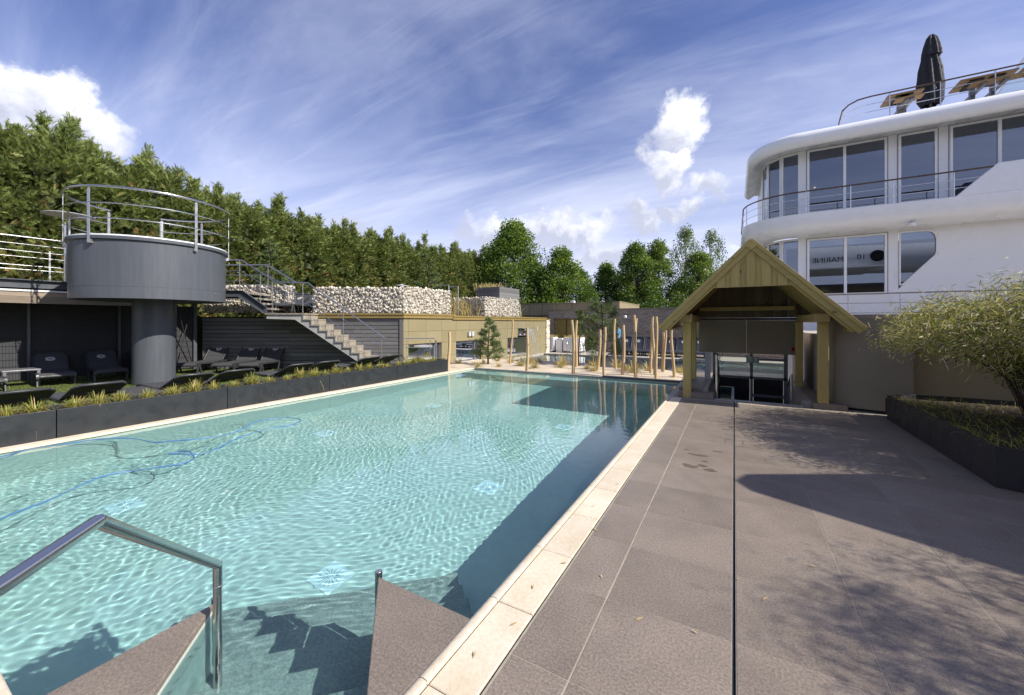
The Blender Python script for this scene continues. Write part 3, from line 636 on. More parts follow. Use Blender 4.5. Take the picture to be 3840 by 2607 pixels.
# ---- concrete stair
L0 = Vector((-12.44,7.89,0)); run, rise = .2665, .1845
st = thing('concrete_stair', 'concrete stair with beige treads descending in front of the grey boards', 'stair', tuple(L0+Vector((0,0,-.1))))
prof = [(-1.22,1.805),(0,1.805)]
for k in range(1, 11): prof += [(run*(k-1),1.845-rise*k-.045),(run*k,1.845-rise*k-.045)]
prof += [(run*10,-.1),(run*10-.35,-.1),(-.28,1.64),(-1.22,1.67)]
poly = []
for p in prof:
    if not poly or (abs(p[0]-poly[-1][0])+abs(p[1]-poly[-1][1])) > 1e-4: poly.append(p)
MB().prism([L0+RV*s_+FV*.02+Vector((0,0,z)) for s_, z in poly], FV*.98).build('body', MT['conc'], st)
MB().obox(L0+RV*-.60+FV*.51+Vector((0,0,1.826)), RV*.66, FV*.53, (0,0,.022)).build('landing_slab', MT['tread'], st, bevel=.004)
tread0 = None
for k in range(1, 10):
    c = L0+RV*(run*(k-.5)+.015)+FV*.51+Vector((0,0,1.845-rise*k-.022))
    o = MB().obox((0,0,0), (run/2+.02,0,0), (0,.53,0), (0,0,.022)).build('tread', MT['tread'], st, loc=(0,0,0), bevel=.004) if tread0 is None else link('tread', tread0, None, st, c, .004)
    tread0 = o.data; o.location = c-WL[st.name]; o.rotation_euler.z = rad(29.54)
    MB().obox(L0+RV*(run*(k-1)+.012)+FV*.51+Vector((0,0,1.845-rise*(k-.5)-.022)), RV*.014, FV*.525, (0,0,rise/2-.024)).build('riser', MT['tread'], st)
# upper steel flight and bridge to the walkway
U0 = Vector((-13.50,7.29,0))
uf = thing('upper_flight', 'anthracite steel flight and bridge above the concrete landing', 'stair', (-13.5,7.29,1.85))
for off in (.03,1.0):
    sp_ = [(0,1.85),(0,2.06),(-.78,2.60),(-3.4,2.60),(-3.4,2.40),(-.92,2.40),(-.08,1.85)]
    MB().prism([U0+RV*s_+FV*off+Vector((0,0,z)) for s_, z in sp_][::-1], FV*.02).build('stringer', MT['anth'], uf)
    fl_ = MB()
    for (s1,z1),(s2,z2) in (((-.92,2.40),(-3.4,2.40)),((-.08,1.85),(-.92,2.40)),((0,2.06),(-.78,2.60)),((-.78,2.60),(-3.4,2.60))):
        fl_.bar(U0+RV*s1+FV*(off-.03)+Vector((0,0,z1)), U0+RV*s2+FV*(off-.03)+Vector((0,0,z2)), .06, .012)
    fl_.build('flange', MT['anth'], uf)
for k in range(4):
    MB().obox(U0+RV*(-.06-.19*k)+FV*.53+Vector((0,0,2.00+.17*k)), RV*.13, FV*.47, (0,0,.032)).build('tread', MT['tread'], uf, bevel=.004)
MB().prism([U0+RV*s_+FV*.06+Vector((0,0,z)) for s_, z in ((-.02,1.87),(-.84,2.42),(-.84,2.45),(-.02,1.90))][::-1], FV*.93).build('shade_plate', MT['anth'], uf)  # plate added under the treads to stop sun streaks on the boards
MB().obox(U0+RV*-2.1+FV*.53+Vector((0,0,2.575)), RV*1.36, FV*.466, (0,0,.02)).build('bridge_deck', MT['plank'], uf)
# stair railing (front) and wall-side handrail
def P(s_, f, z, o=L0): return o+RV*s_+FV*f+Vector((0,0,z))
rl = thing('stair_railing', 'stainless railing with two thin bars following the outer side of the stair', 'railing', tuple(P(2.2,.03,.2)))
kn = [(-3.6,3.62),(-2.06,3.62),(-.93,2.88),(.15,2.86),(2.73,1.00)]
MB().tube([P(s_,.03,z) for s_, z in kn], .022, 10).build('top_rail', MT['steel'], rl, smooth=40)
for dz_ in (.36,.70): MB().tube([P(s_,.03,z-dz_) for s_, z in kn[:-1]]+[P(2.60,.03,1.10-dz_)], .010, 8).build('thin_bar', MT['steel'], rl, smooth=40)
def rz(s_):
    for (a,za),(b,zb) in zip(kn,kn[1:]):
        if a <= s_ <= b: return za+(zb-za)*(s_-a)/(b-a)
for s_, zb in ((-2.12,2.60),(-1.43,2.2),(-1.03,1.9),(-.02,1.85),(1.33,.85),(2.60,.1)): MB().bar(P(s_,.03,zb-.03), P(s_,.03,rz(s_)-.015), .034, .012, RV).build('post', MT['galv'], rl)
wr = thing('wall_handrail', 'second stainless railing on the hedge side of the upper flight', 'railing', tuple(P(-1.2,1.0,2)))
kn2 = [(-3.6,3.60),(-1.80,3.60),(-.72,2.95)]
MB().tube([P(s_,1.0,z) for s_, z in kn2], .022, 10).build('top_rail', MT['steel'], wr, smooth=40)
for dz_ in (.36,.70): MB().tube([P(s_,1.0,z-dz_) for s_, z in kn2], .010, 8).build('thin_bar', MT['steel'], wr, smooth=40)
for s_, zb, zt in ((-1.78,2.6,3.58),(-.90,1.9,3.04)): MB().bar(P(s_,1.0,zb), P(s_,1.0,zt), .034, .012, RV).build('post', MT['galv'], wr)
# ---- round tower
TC = Vector((-13.72,4.48,0)); TR, Tr = 1.57, .447
tw = thing('tower', 'round anthracite steel tower on a thick column with a ring railing', 'tower', tuple(TC+Vector((0,0,-.1))))
MB().lathe([(Tr,-.1),(Tr,2.2)], 48, TC).build('column', MT['anthv'], tw, smooth=40)
MB().lathe([(.1,2.16),(TR-.03,2.16),(TR,2.12),(TR,3.555),(TR-.02,3.555)], 72, TC).build('drum', MT['anthv'], tw, smooth=40)
MB().lathe([(.001,3.575),(TR+.045,3.575),(TR+.045,3.600),(TR+.02,3.612),(.001,3.612)], 72, TC).build('floor_plate', MT['white'], tw, smooth=40)
MB().lathe([(TR+.0005,2.40),(TR+.0035,2.402),(TR+.0035,2.408),(TR+.0005,2.41)], 72, TC).build('weld_seam', MT['anth'], tw, smooth=40)
MB().lathe([(TR+.001,3.48),(TR+.05,3.50),(TR+.05,3.574),(TR+.001,3.574)], 72, TC).build('rim', MT['anth'], tw, smooth=40)
def ring(th, r, z): return TC+Vector((math.sin(rad(th))*r, math.cos(rad(th))*r, z))
arc = [ring(th, TR+.075, 0) for th in range(-67, 255, 3)]
MB().tube([p+Vector((0,0,4.70)) for p in arc], .024, 10).build('ring_rail', MT['steel'], tw, smooth=40)
for z in (4.32,3.97): MB().tube([p+Vector((0,0,z)) for p in arc], .011, 8).build('thin_ring', MT['steel'], tw, smooth=40)
for th in (-66,-30,18,79,151,198,253):
    d = ring(th,1,0)-TC; p = MB().bar(TC+d*(TR+.075)+Vector((0,0,3.40)), TC+d*(TR+.075)+Vector((0,0,4.64)), .060, .012, d).build('post', MT['galv'], tw)
    MB().tube([TC+d*(TR+.075)+Vector((0,0,4.63)),TC+d*(TR+.075)+Vector((0,0,4.70))], .008, 6).build('spigot', MT['steel'], p)
    x_ = Vector((d.y,-d.x,0)); MB().obox(TC+d*(TR+.035)+Vector((0,0,3.43)), d*.035, x_*.035, (0,0,.045)).build('bracket', MT['galv'], p)
for th in (-66,253):
    d = ring(th,1,0)-TC; a_ = TC+d*(TR+.075)+Vector((0,0,4.70)); bk = Vector((-.95,.2,0)); MB().tube([a_, a_+bk*.25, a_+bk*1.0+Vector((0,0,-.95))], .022, 8).build('stair_handrail', MT['steel'], tw, smooth=40)
# ---- walkway with railing on the far left
wk = thing('walkway', 'raised walkway on the left with steel edge beam and plank cladding', 'walkway', (-16.05,1.5,2.0))
WX = -16.05
MB().box((-19.0,-5,2.55),(WX-.10,6.0,2.65)).build('deck', MT['plank'], wk)
MB().box((WX-.05,-5,2.46),(WX-.03,6.2,2.66)).box((WX-.10,-5,2.645),(WX+.06,6.2,2.672)).box((WX-.10,-5,2.447),(WX+.03,6.2,2.459)).build('edge_beam', MT['anth'], wk)
MB().box((WX-.06,-5,2.36),(WX-.01,6.0,2.405)).build('white_gutter', MT['white'], wk)
for j, (z0, z1) in enumerate(((2.235,2.355),(2.14,2.232),(2.05,2.137))): MB().box((WX-.09,-5,z0),(WX-.04+.004*j,5.1,z1)).build('plank', MT['plank'], wk)
MB().box((-16.22,4.75,-.1),(-16.08,4.88,2.36)).build('corner_post', MT['plank'], wk)
wrl = thing('walkway_railing', 'stainless railing with five thin bars along the walkway at the left edge', 'railing', (WX,1.5,2.67))
MB().tube([(WX,-5,3.77),(WX,3.35,3.77)], .019, 10).build('top_rail', MT['steel'], wrl, smooth=40)
for z in (3.58,3.40,3.25,3.03,2.92): MB().tube([(WX,-5,z),(WX,3.30,z)], .009, 8).build('thin_bar', MT['steel'], wrl, smooth=40)
for y in (-2.0,1.0,3.05): MB().bar((WX,y,2.66),(WX,y,3.46), .034,.012).build('post', MT['galv'], wrl)
MB().tube([(WX,3.33,2.66),(WX,3.33,4.28)], .028, 10).build('end_post', MT['steel'], wrl, smooth=40)
def disc_lamp(label, x, y, z0, z1, r):
    t = thing('disc_lamp', label, 'lamp', (x,y,z0))
    MB().tube([(x,y,z0),(x,y,z1)], .028, 10).build('stem', MT['galv'], t, smooth=40)
    MB().lathe([(.001,z1+.075),(r*.12,z1+.07),(r*.16,z1+.045),(r*.6,z1+.03),(r,z1+.002),(r,z1-.010),(r*.9,z1-.012),(.001,z1-.004)], 40, (x,y,0)).build('shade', MT['alu'], t, smooth=35)
    MB().tube([(x,y,z1-.30),(x-.22,y-.16,z1-.28)], .010, 6).build('arm', MT['galv'], t, smooth=40)
disc_lamp('flat disc lamp on a post left of the round tower', -16.25, 3.45, 2.66, 4.55, .52)
disc_lamp('flat disc lamp standing behind the long gabion', -11.35, 11.25, 1.8, 2.98, .27)
# ---- dark windbreak fence
fe = thing('mesh_fence', 'black windbreak mesh fence in the shade under the walkway', 'fence', (-17.3,3,-.1))
fpts = [(-17.95,-2.6),(-17.60,1.1),(-17.05,4.7),(-16.62,6.6)]
for (x0,y0),(x1,y1) in zip(fpts,fpts[1:]):
    a, b = Vector((x0,y0,0)), Vector((x1,y1,0)); d = (b-a).normalized(); n = Vector((d.y,-d.x,0)); Lf = (b-a).length
    MB().obox((a+b)/2+Vector((0,0,1.02)), d*Lf/2, n*.004, (0,0,1.08)).build('windbreak', MT['mesh'], fe)
    wm = MB()
    for i in range(int(Lf/.055)): p = a+d*i*.055+n*.022; wm.bar(p+Vector((0,0,-.1)), p+Vector((0,0,2.16)), .005, .005, d)
    for j in range(12): wm.bar(a+n*.028+Vector((0,0,-.05+.19*j)), b+n*.028+Vector((0,0,-.05+.19*j)), .006, .006)
    o = wm.build('wire_grid', MT['black'], fe); o['kind'] = 'stuff'
    for q in (0,.5): MB().obox(a+d*Lf*q+n*.07+Vector((0,0,1.03)), d*.03, n*.03, (0,0,1.13)).build('post', MT['anth'], fe)
sup = thing('bridge_support', 'anthracite steel posts with crossed rods beside the tower column', 'support', (-16.0,6.3,-.1))
for p in ((-16.58,6.52),(-16.05,5.75)): MB().box((p[0]-.05,p[1]-.05,-.1),(p[0]+.05,p[1]+.05,2.42)).build('post', MT['anth'], sup)
for a, b in (((-16.55,6.45,.0),(-16.08,5.8,2.3)),((-16.08,5.8,.0),(-16.55,6.45,2.3))): MB().tube([a,b], .014, 6).build('rod', MT['black'], sup, smooth=40)
# pipe railing at the planter's far end
cr = thing('corner_railing', 'short metal railing with a perforated post at the far planter end', 'railing', (-10.0,10.3,-.1))
MB().tube([(-9.95,10.0,.99),(-9.05,10.55,.99)], .020, 8).build('top_rail', MT['galv'], cr, smooth=40)
for z in (.68,.35): MB().tube([(-9.93,10.01,z),(-9.05,10.55,z)], .012, 8).build('thin_bar', MT['galv'], cr, smooth=40)
for x, y in ((-9.88,10.04),(-9.20,10.46)): MB().bar((x,y,-.1),(x,y,.92), .03,.012).build('post', MT['galv'], cr)
MB().bar((-9.03,10.56,-.1),(-9.03,10.56,.93), .12,.04,(.87,.49,0)).build('perforated_post', MT['frame'], cr)
for z in (.2,.45,.75): MB().tube([(-9.00,10.50,z),(-8.98,10.46,z)], .02, 8).build('bolt', MT['galv'], cr)
# ---- sun loungers
def make_lounger(name, sling, ang, emblem=True):
    """long axis +x: foot end at x=0, hinge at x=1.22"""
    t = bpy.data.objects.new(name, None); COL.objects.link(t); WL[t.name] = Vector()
    w = .33; n = 9
    def sheet(xs, zs, hw, th):
        b = MB(); V = []; k = len(xs)
        for x, z in zip(xs, zs): V += [(x,-hw,z),(x,hw,z),(x,hw,z-th),(x,-hw,z-th)]
        F = [(0,3,2,1),(4*k-4,4*k-3,4*k-2,4*k-1)]
        for i in range(k-1):
            for j in range(4): a = 4*i+j; c = 4*i+(j+1)%4; F.append((a,c,c+4,a+4))
        return b.add(V, F)
    xs = [0,.04,.12,.4,.8,1.15,1.22]; zs = [.27,.315,.335,.325,.315,.325,.33]
    sheet(xs, zs, w-.035, .012).build('seat', sling, t, smooth=40)
    for s_ in (-1,1):
        b = sheet([0,.03,.12,.4,.8,1.15,1.42], [.262,.318,.345,.337,.327,.335,.335], .022, .05); b.v = [(x,y+s_*(w-.01),z) for x,y,z in b.v]; b.build('side_frame', MT['plastic'], t, smooth=40)
    MB().box((-.005,-w,.235),(.035,w,.28)).build('foot_bar', MT['plastic'], t, bevel=.012)
    ca, sa = math.cos(rad(ang)), math.sin(rad(ang)); BX = Vector((ca,0,sa)); BN = Vector((-sa,0,ca)); H0 = Vector((1.20,0,.335))
    bs = MB(); m = 6; V = []; pr = [(0,0),(.12,-.008),(.35,-.012),(.58,-.006),(.70,.012),(.74,.02)]
    for u, d in pr: V += [H0+BX*u+BN*d+Vector((0,-w+.03,0)), H0+BX*u+BN*d+Vector((0,w-.03,0)), H0+BX*u+BN*(d-.014)+Vector((0,w-.03,0)), H0+BX*u+BN*(d-.014)+Vector((0,-w+.03,0))]
    F = [(0,3,2,1),(4*m-4,4*m-3,4*m-2,4*m-1)]
    for i in range(m-1):
        for j in range(4): a = 4*i+j; c = 4*i+(j+1)%4; F.append((a,c,c+4,a+4))
    bk = bs.add(V, F).build('backrest', sling, t, smooth=40)
    fr = MB(); pts = [H0+Vector((0,-w+.01,0)), H0+BX*.66+Vector((0,-w+.01,0))+BN*.004, H0+BX*.75+Vector((0,-w+.08,0))+BN*.02, H0+BX*.75+Vector((0,w-.08,0))+BN*.02, H0+BX*.66+Vector((0,w-.01,0))+BN*.004, H0+Vector((0,w-.01,0))]
    fr.tube(pts, .022, 8).build('back_frame', MT['plastic'], t, smooth=50)
    for d in (.2,.42): MB().bar(H0+BX*d-BN*.03+Vector((0,-w+.02,0)), H0+BX*d-BN*.03+Vector((0,w-.02,0)), .04,.03).build('back_rib', MT['plastic'], bk)
    for q in (.2,-.2): MB().tube([H0+BX*.40-BN*.04+Vector((0,q,0)), (1.38,q,.30)], .010, 6).build('prop', MT['plastic'], t)
    for x0, dx_ in ((.16,.10),(1.22,.14)):
        for s_ in (-1,1):
            for q in (-1,1):
                MB().obox(Vector((x0+q*dx_*.55,s_*(w-.01),.155)), Vector((-q*dx_*.42,0,.15)), (0,.018,0), (.028,0,0)).build('leg', MT['plastic'], t, bevel=.008)
    if emblem:
        R_ = Matrix((BX, Vector((0,1,0)), BN)).transposed()
        def EP(u, v, h=0): return H0+BX*(.50+u)+Vector((0,v,0))+BN*(.004+h)
        d = MB(); k = 28; d.add([EP(.095*math.cos(2*math.pi*i/k), .095*math.sin(2*math.pi*i/k)) for i in range(k)]+[EP(.095*math.cos(2*math.pi*i/k), .095*math.sin(2*math.pi*i/k),-.004) for i in range(k)], [tuple(range(k))]+[(i,k+i,k+(i+1)%k,(i+1)%k) for i in range(k)])
        e = d.build('emblem', MT['emblem'], t)
        b = MB(); rr_ = [EP(.083*math.cos(2*math.pi*i/k), .083*math.sin(2*math.pi*i/k), .001) for i in range(k)]; b.tube(rr_, .0028, 4, closed=True)
        def ln(p, q): b.bar(EP(*p,.0015), EP(*q,.0015), .009, .002, BN)
        ln((-.04,.03),(.04,.03)); ln((-.04,.0),(.04,.0)); ln((0,.045),(0,0)); ln((.04,0),(.036,-.03)); ln((-.04,0),(-.036,-.03)); ln((0,0),(0,-.025)); ln((.036,-.03),(.004,-.03)); ln((-.036,-.03),(-.004,-.03))
        b.build('monogram', MT['black'], e)
    return t
LP = make_lounger('sun_lounger', MT['sling'], 34); LPlow = make_lounger('sun_lounger', MT['sling'], 21); LW = make_lounger('sun_lounger', MT['sling'], 50); LN = make_lounger('sun_lounger', MT['slingn'], 58); LF = make_lounger('sun_lounger', MT['sling'], 2, False)
_used = set()
def lounger(proto, foot, heading, label, group):
    """foot: floor point under the foot end; heading: unit vector from foot to head"""
    rz_ = math.atan2(heading[1], heading[0])
    if proto.name not in _used: _used.add(proto.name); o = proto; o.location = foot; o.rotation_euler.z = rz_
    else: o = copy_tree(proto, loc=foot, rz=rz_)
    return tag(o, label, 'sun lounger', group)
gp = 'dark loungers with heads against the edge planter'
for i, y in enumerate((.62,1.47,2.32,3.66,4.47,5.85,6.62,7.98,8.78)):
    lounger(LPlow, (-11.12,y,-.1), (1,random.uniform(-.02,.02)), 'dark lounger with its raised back against the edge planter, %s from the left' % ORD[i], gp)
lounger(LF, (-10.75,2.98,-.1), (1,.05), 'dark lounger lying flat behind the edge planter', gp)
gq = 'dark loungers by the windbreak fence'
for i, (x, y) in enumerate(((-15.0,1.85),(-15.25,3.02),(-15.15,4.02),(-15.1,5.0))):
    lounger(LP, (x,y,-.1), (-1,.12*(i > 0)), ['dark lounger in the sun at the left edge of the photo','dark lounger left of the tower column, nearer the left edge','dark lounger half hidden by the left side of the tower column','dark lounger behind the tower column'][i], gq)
for i, (x, y) in enumerate(((-15.19,5.72),(-14.20,6.30),(-13.45,6.72))):
    lounger(LW, (x,y,-.1), (-.52,.85), 'dark lounger by the slatted wall, ' + ['its head close to the steel posts','left of the two with sunlit emblems','right of the two with sunlit emblems'][i], 'dark loungers by the slatted wall')
for i, (x, y) in enumerate(((-14.05,7.55),(-13.60,7.85))):
    lounger(LP, (x,y,1.86), (-.30,.95), 'dark lounger standing on the upper landing, ' + ['left of the railing post','right of the railing post'][i], 'dark loungers on the upper landing')
# pale low table by the loungers
tb = thing('side_table', 'low grey resin table behind the leftmost lounger', 'table', (-16.0,2.55,-.1))
MB().box((-16.35,2.2,.30),(-15.7,2.85,.345)).build('top', MT['frame'], tb, bevel=.015)
for x, y in ((-16.3,2.25),(-15.75,2.25),(-15.75,2.8),(-16.3,2.8)): MB().bar((x,y,-.1),(x*.999+.0,y,.30), .06,.05,(1,0,0)).build('leg', MT['frame'], tb, bevel=.01)
# ================================================================ far side: stone-clad building, poles, pines, hedge, trees
def ledger(name):
    m, T, b = _new(name); co = T.node('ShaderNodeTexCoord').outputs['Object']; sp_ = T.node('ShaderNodeSeparateXYZ'); T.l.new(co, sp_.inputs[0]); c = T.node('ShaderNodeCombineXYZ')
    T.l.new(T.math('ADD', sp_.outputs[0], sp_.outputs[1]), c.inputs[0]); T.l.new(sp_.outputs[2], c.inputs[1])
    br = T.node('ShaderNodeTexBrick'); T.l.new(c.outputs[0], br.inputs['Vector']); br.offset = .5; br.squash = .7; br.squash_frequency = 3
    for k, v in (('Scale',1.),('Mortar Size',.006),('Mortar Smooth',.2),('Bias',0.),('Brick Width',.34),('Row Height',.045)): br.inputs[k].default_value = v
    br.inputs['Color1'].default_value = (.62,.49,.37,1); br.inputs['Color2'].default_value = (.28,.215,.165,1); br.inputs['Mortar'].default_value = (.03,.026,.022,1)
    n = T.noise(T.mapping(co, scale=(1,1,6)), 5, 4); col = T.mix(T.mapr(n, .35, .7, 0, .55), br.outputs[0], (.62,.56,.50)); T.l.new(col, b.inputs['Base Color']); b.inputs['Roughness'].default_value = .85
    bn = T.node('ShaderNodeBump'); bn.inputs['Strength'].default_value = .9; bn.inputs['Distance'].default_value = .03; T.l.new(T.math('ADD', br.outputs['Fac'], T.math('MULTIPLY', n, -.8)), bn.inputs['Height']); bn.invert = True; T.l.new(bn.outputs[0], b.inputs['Normal'])
    return m
MT['ledger'] = ledger('ledger_stone')
SY = 24.2
sb = thing('stone_building', 'low stone-clad building with taupe roof band behind the far pool', 'building', (-6,SY,-.3))
wb = MB()
for a, b, z0, z1 in ((-10.88,-10.52,-.3,2.33),(-10.52,-7.55,1.80,2.33),(-7.55,-2.05,-.3,2.33),(-2.05,-.9,1.75,2.33),(-.9,8,-.3,2.33)): wb.box((a,SY,z0),(b,SY+.3,z1))
wb.box((-10.88,SY+.3,-.3),(-10.6,28,2.33)); wb.build('stone_wall', MT['ledger'], sb)
MB().box((-10.93,SY-.05,2.332),(8,SY+.35,2.40)).build('roof_trim', MT['taupe'], sb)
MB().box((-10.7,SY+.36,2.30),(8,30,2.36)).build('flat_roof', MT['taupe'], sb)
# upper roof band in panels
xs_ = [-18.0,-17.0,-16.0,-15.0,-13.95,-12.85,-11.8,-10.7,-9.6,-8.5,-7.4,-6.4]
for a, b in zip(xs_, xs_[1:]): MB().box((a+.012,SY+1.0,2.05),(b-.012,SY+1.04,2.84)).build('band_panel', MT['taupel'], sb)
MB().box((-18,SY+1.05,2.06),(-6.44,SY+1.4,2.83)).box((-6.43,SY+1.02,2.06),(-6.40,SY+7,2.83)).build('band_core', MT['taupe'], sb)
for j in range(5): MB().box((-6.398,SY+1.03+1.2*j,2.37),(-6.375,SY+2.21+1.2*j,2.83)).build('band_panel', MT['taupel'], sb)
MB().box((-18,SY+.96,2.842),(-6.36,SY+7,2.90)).build('roof_trim', MT['olive'], sb)
MB().box((-18,SY+3,-.3),(-11,SY+3.2,2.05)).build('rear_wall', MT['taupe'], sb)
for x in (-13.0,-12.1): MB().box((x,SY+1.2,-.3),(x+.12,SY+1.3,2.05)).build('column', MT['frame'], sb)
MB().box((-9.45,SY+.35,2.84),(-9.2,SY+.6,2.99)).build('roof_floodlight', MT['white'], sb, bevel=.02)
# recess with doors
MB().box((-10.52,SY+.9,-.3),(-7.55,SY+.95,1.8)).box((-2.05,SY+.5,-.3),(-.9,SY+.55,1.75)).build('recess_back', MT['taupe'], sb)
for k, (a, b, y, m_) in enumerate(((-10.52,-9.66,SY+.12,'gold'),(-9.66,-8.95,SY+.20,'gold'))):
    d = MB().box((a+.02,y,-.28),(b-.02,y+.05,1.78)).build('door', MT['gold'], sb)
    MB().tube([(b-.10,y-.06,.72),(b-.24,y-.06,.72)], .014, 6).build('handle', MT['steel'], d)
d = MB().box((-2.03,SY+.10,-.28),(-.92,SY+.15,1.73)).build('door', MT['olive'], sb); MB().tube([(-1.05,SY+.05,.75),(-1.05,SY+.05,1.05)], .02, 6).build('handle', MT['steel'], d)
for x, z in ((-10.46,1.5),(-10.46,.95)): MB().box((x,SY+.06,z),(x+.12,SY+.10,z+.05)).build('hinge', MT['alu'], sb)
for x in (-5.75,): MB().lathe([(.001,.10),(.06,.085),(.09,.05),(.10,0),(.09,-.05),(.06,-.085),(.001,-.10)], 16, (x,SY-.1,1.88)).build('globe_lamp', MT['white'], sb, smooth=60)
for x in (-9.6,-6.85): MB().box((x-.06,SY-.04,1.92 if x < -8 else 1.55),(x+.06,SY,1.95 if x < -8 else 1.575)).build('small_sign', MT['white'], sb)
# rendered stone pier at the end of the olive wall
pr_ = thing('stone_pier', 'pale stone pier closing the far end of the olive wall', 'pier', (-10.1,22,-.4))
for j in range(26):
    z = -.40+.081*j; o = MB().obox((-10.05+random.uniform(-.012,.012),22.0+random.uniform(-.01,.01),z+.04), (.13,0,0), (0,.24,0), (0,0,.036)).build('stone_course', MT['stone'], pr_)
MB().box((-10.22,21.74,1.706),(-9.88,22.28,1.76)).build('cap', MT['gold'], pr_)
# white planters by the far terrace
for k, (a, b, y0, y1) in enumerate(((-9.05,-8.02,22.3,23.3),(-10.4,-9.72,22.4,23.1))):
    t = thing('white_planter', ['large white planter box on dark legs on the far terrace','smaller white planter box next to the stone pier'][k], 'planter', (a,y0,-.3))
    MB().box((a,y0,-.2),(b,y1,.62)).build('box', MT['white'], t, bevel=.015)
    for x in (a+.04,b-.1): MB().box((x,y0+.02,-.3),(x+.06,y1-.02,-.2)).build('leg', MT['black'], t)
    n = 160; pos = np.stack([rng.uniform(a,b,n),rng.uniform(y0,y1,n),np.full(n,.6)],1); dd = np.stack([rng.normal(0,.5,n),rng.normal(0,.5,n),np.ones(n)],1)
    link('grasses', leaf_mesh('grasses', pos-np.array([[a,y0,-.3]]), dd, runit(n), rng.uniform(.2,.45,n), .025, rng.uniform(0,.8,n), .6), MT['straw'], t, (a,y0,-.3))
t = thing('white_post', 'short white pillar between the two white planters', 'pillar', (-9.4,22.6,-.3)); MB().box((-9.62,22.5,-.3),(-9.22,22.9,.56)).build('body', MT['white'], t, bevel=.01)
t = thing('pool_ladder', 'steel ladder rails curving over the far pool edge', 'ladder', (-7.9,21.3,-.3))
for k, x in enumerate((-8.35,-7.55)): MB().tube([(x,21.15,-.7),(x,21.15,.25),(x,21.22,.42),(x,21.40,.45),(x,21.62,.25),(x,21.7,-.3)], .022, 8).build('rail', MT['steel'], t, smooth=50)
for i, x in enumerate((-5.55,-4.85,-4.10,-3.10,-2.45,-1.65,-.95)):
    lounger(LN, (x,22.05,-.3), (0,1), 'navy lounger facing the far pool along the stone wall, %s from the left' % ORD[i], 'navy loungers along the far pool')
# cascade from the spout into the far pool
cc = thing('cascade', 'sheet of white water falling from the spout into the far pool', 'waterfall', (-9.2,18.9,-.36))
mcas, Tc, bc = _new('falling_water'); bc.inputs['Base Color'].default_value = (.85,.9,.93,1); bc.inputs['Roughness'].default_value = .15; bc.inputs['Transmission Weight'].default_value = .9; bc.inputs['IOR'].default_value = 1.12; bc.inputs['Alpha'].default_value = .55
V = []; F = []; nu, nv = 18, 26
for j in range(nv+1):
    t_ = j/nv
    for i in range(nu+1):
        u = 8.13+.84*i/nu; out = .10+.85*t_**.55; z = 1.25-1.62*t_**1.6
        p = OA+OD*(u+.03*t_*math.sin(i*2.3+j*.2))+ON*(out+.05*t_*math.sin(i*1.7+j*.5)+random.uniform(-.02,.02)*t_); V.append((p.x,p.y,z+.015*math.sin(i*1.3)))
for j in range(nv):
    for i in range(nu):
        if j > 7 and random.random() < .04*(j-7): continue
        F.append((j*(nu+1)+i, j*(nu+1)+i+1, (j+1)*(nu+1)+i+1, (j+1)*(nu+1)+i))
MB().add(V, F).build('water_sheet', mcas, cc, smooth=60)
n = 260; pp = np.array([tuple(OA+OD*8.55+ON*.95+Vector((0,0,-.34)))]); pos = pp+np.stack([rng.normal(0,.22,n),rng.normal(0,.28,n),np.abs(rng.normal(0,.07,n))],1)
link('spray', leaf_mesh('spray', pos-np.array([tuple(WL[cc.name])]), runit(n), runit(n), rng.uniform(.02,.05,n), .02, rng.uniform(0,1,n)), MT['white'], cc, WL[cc.name])
# ---- person on the far terrace
pe = thing('person', 'person in a light blue T-shirt and dark shorts walking along the stone wall', 'person', (-5.95,23.2,-.3))
me = bpy.data.meshes.new('body'); 
B_ = {'pel':(0,0,.92),'waist':(0,0,1.05),'chest':(-.01,0,1.30),'neck':(-.02,0,1.47),'head':(-.03,0,1.55),'skull':(-.035,0,1.66),'crown':(-.02,0,1.72),'nose':(-.115,0,1.60),'chin':(-.09,0,1.53),
 'lsh':(0,-.19,1.40),'lel':(.06,-.24,1.13),'lwr':(-.04,-.24,.90),'lpalm':(-.06,-.24,.83),'rsh':(0,.19,1.40),'rel':(.05,.24,1.13),'rwr':(-.06,.25,.90),'rpalm':(-.08,.25,.83),
 'lhip':(0,-.10,.88),'lkn':(-.14,-.10,.50),'lan':(-.10,-.10,.09),'lto':(-.26,-.10,.04),'rhip':(0,.10,.88),'rkn':(.06,.10,.50),'ran':(.24,.10,.12),'rto':(.12,.10,.05)}
Rr = {'pel':.14,'waist':.125,'chest':.15,'neck':.055,'head':.075,'skull':.10,'crown':.075,'nose':.018,'chin':.04,'lsh':.065,'lel':.044,'lwr':.03,'lpalm':.035,'rsh':.065,'rel':.044,'rwr':.03,'rpalm':.035,'lhip':.10,'lkn':.062,'lan':.043,'lto':.035,'rhip':.10,'rkn':.062,'ran':.043,'rto':.035}
E_ = [('pel','waist'),('waist','chest'),('chest','neck'),('neck','head'),('head','skull'),('skull','crown'),('head','chin'),('skull','nose'),('chest','lsh'),('lsh','lel'),('lel','lwr'),('lwr','lpalm'),('chest','rsh'),('rsh','rel'),('rel','rwr'),('rwr','rpalm'),('pel','lhip'),('lhip','lkn'),('lkn','lan'),('lan','lto'),('pel','rhip'),('rhip','rkn'),('rkn','ran'),('ran','rto')]
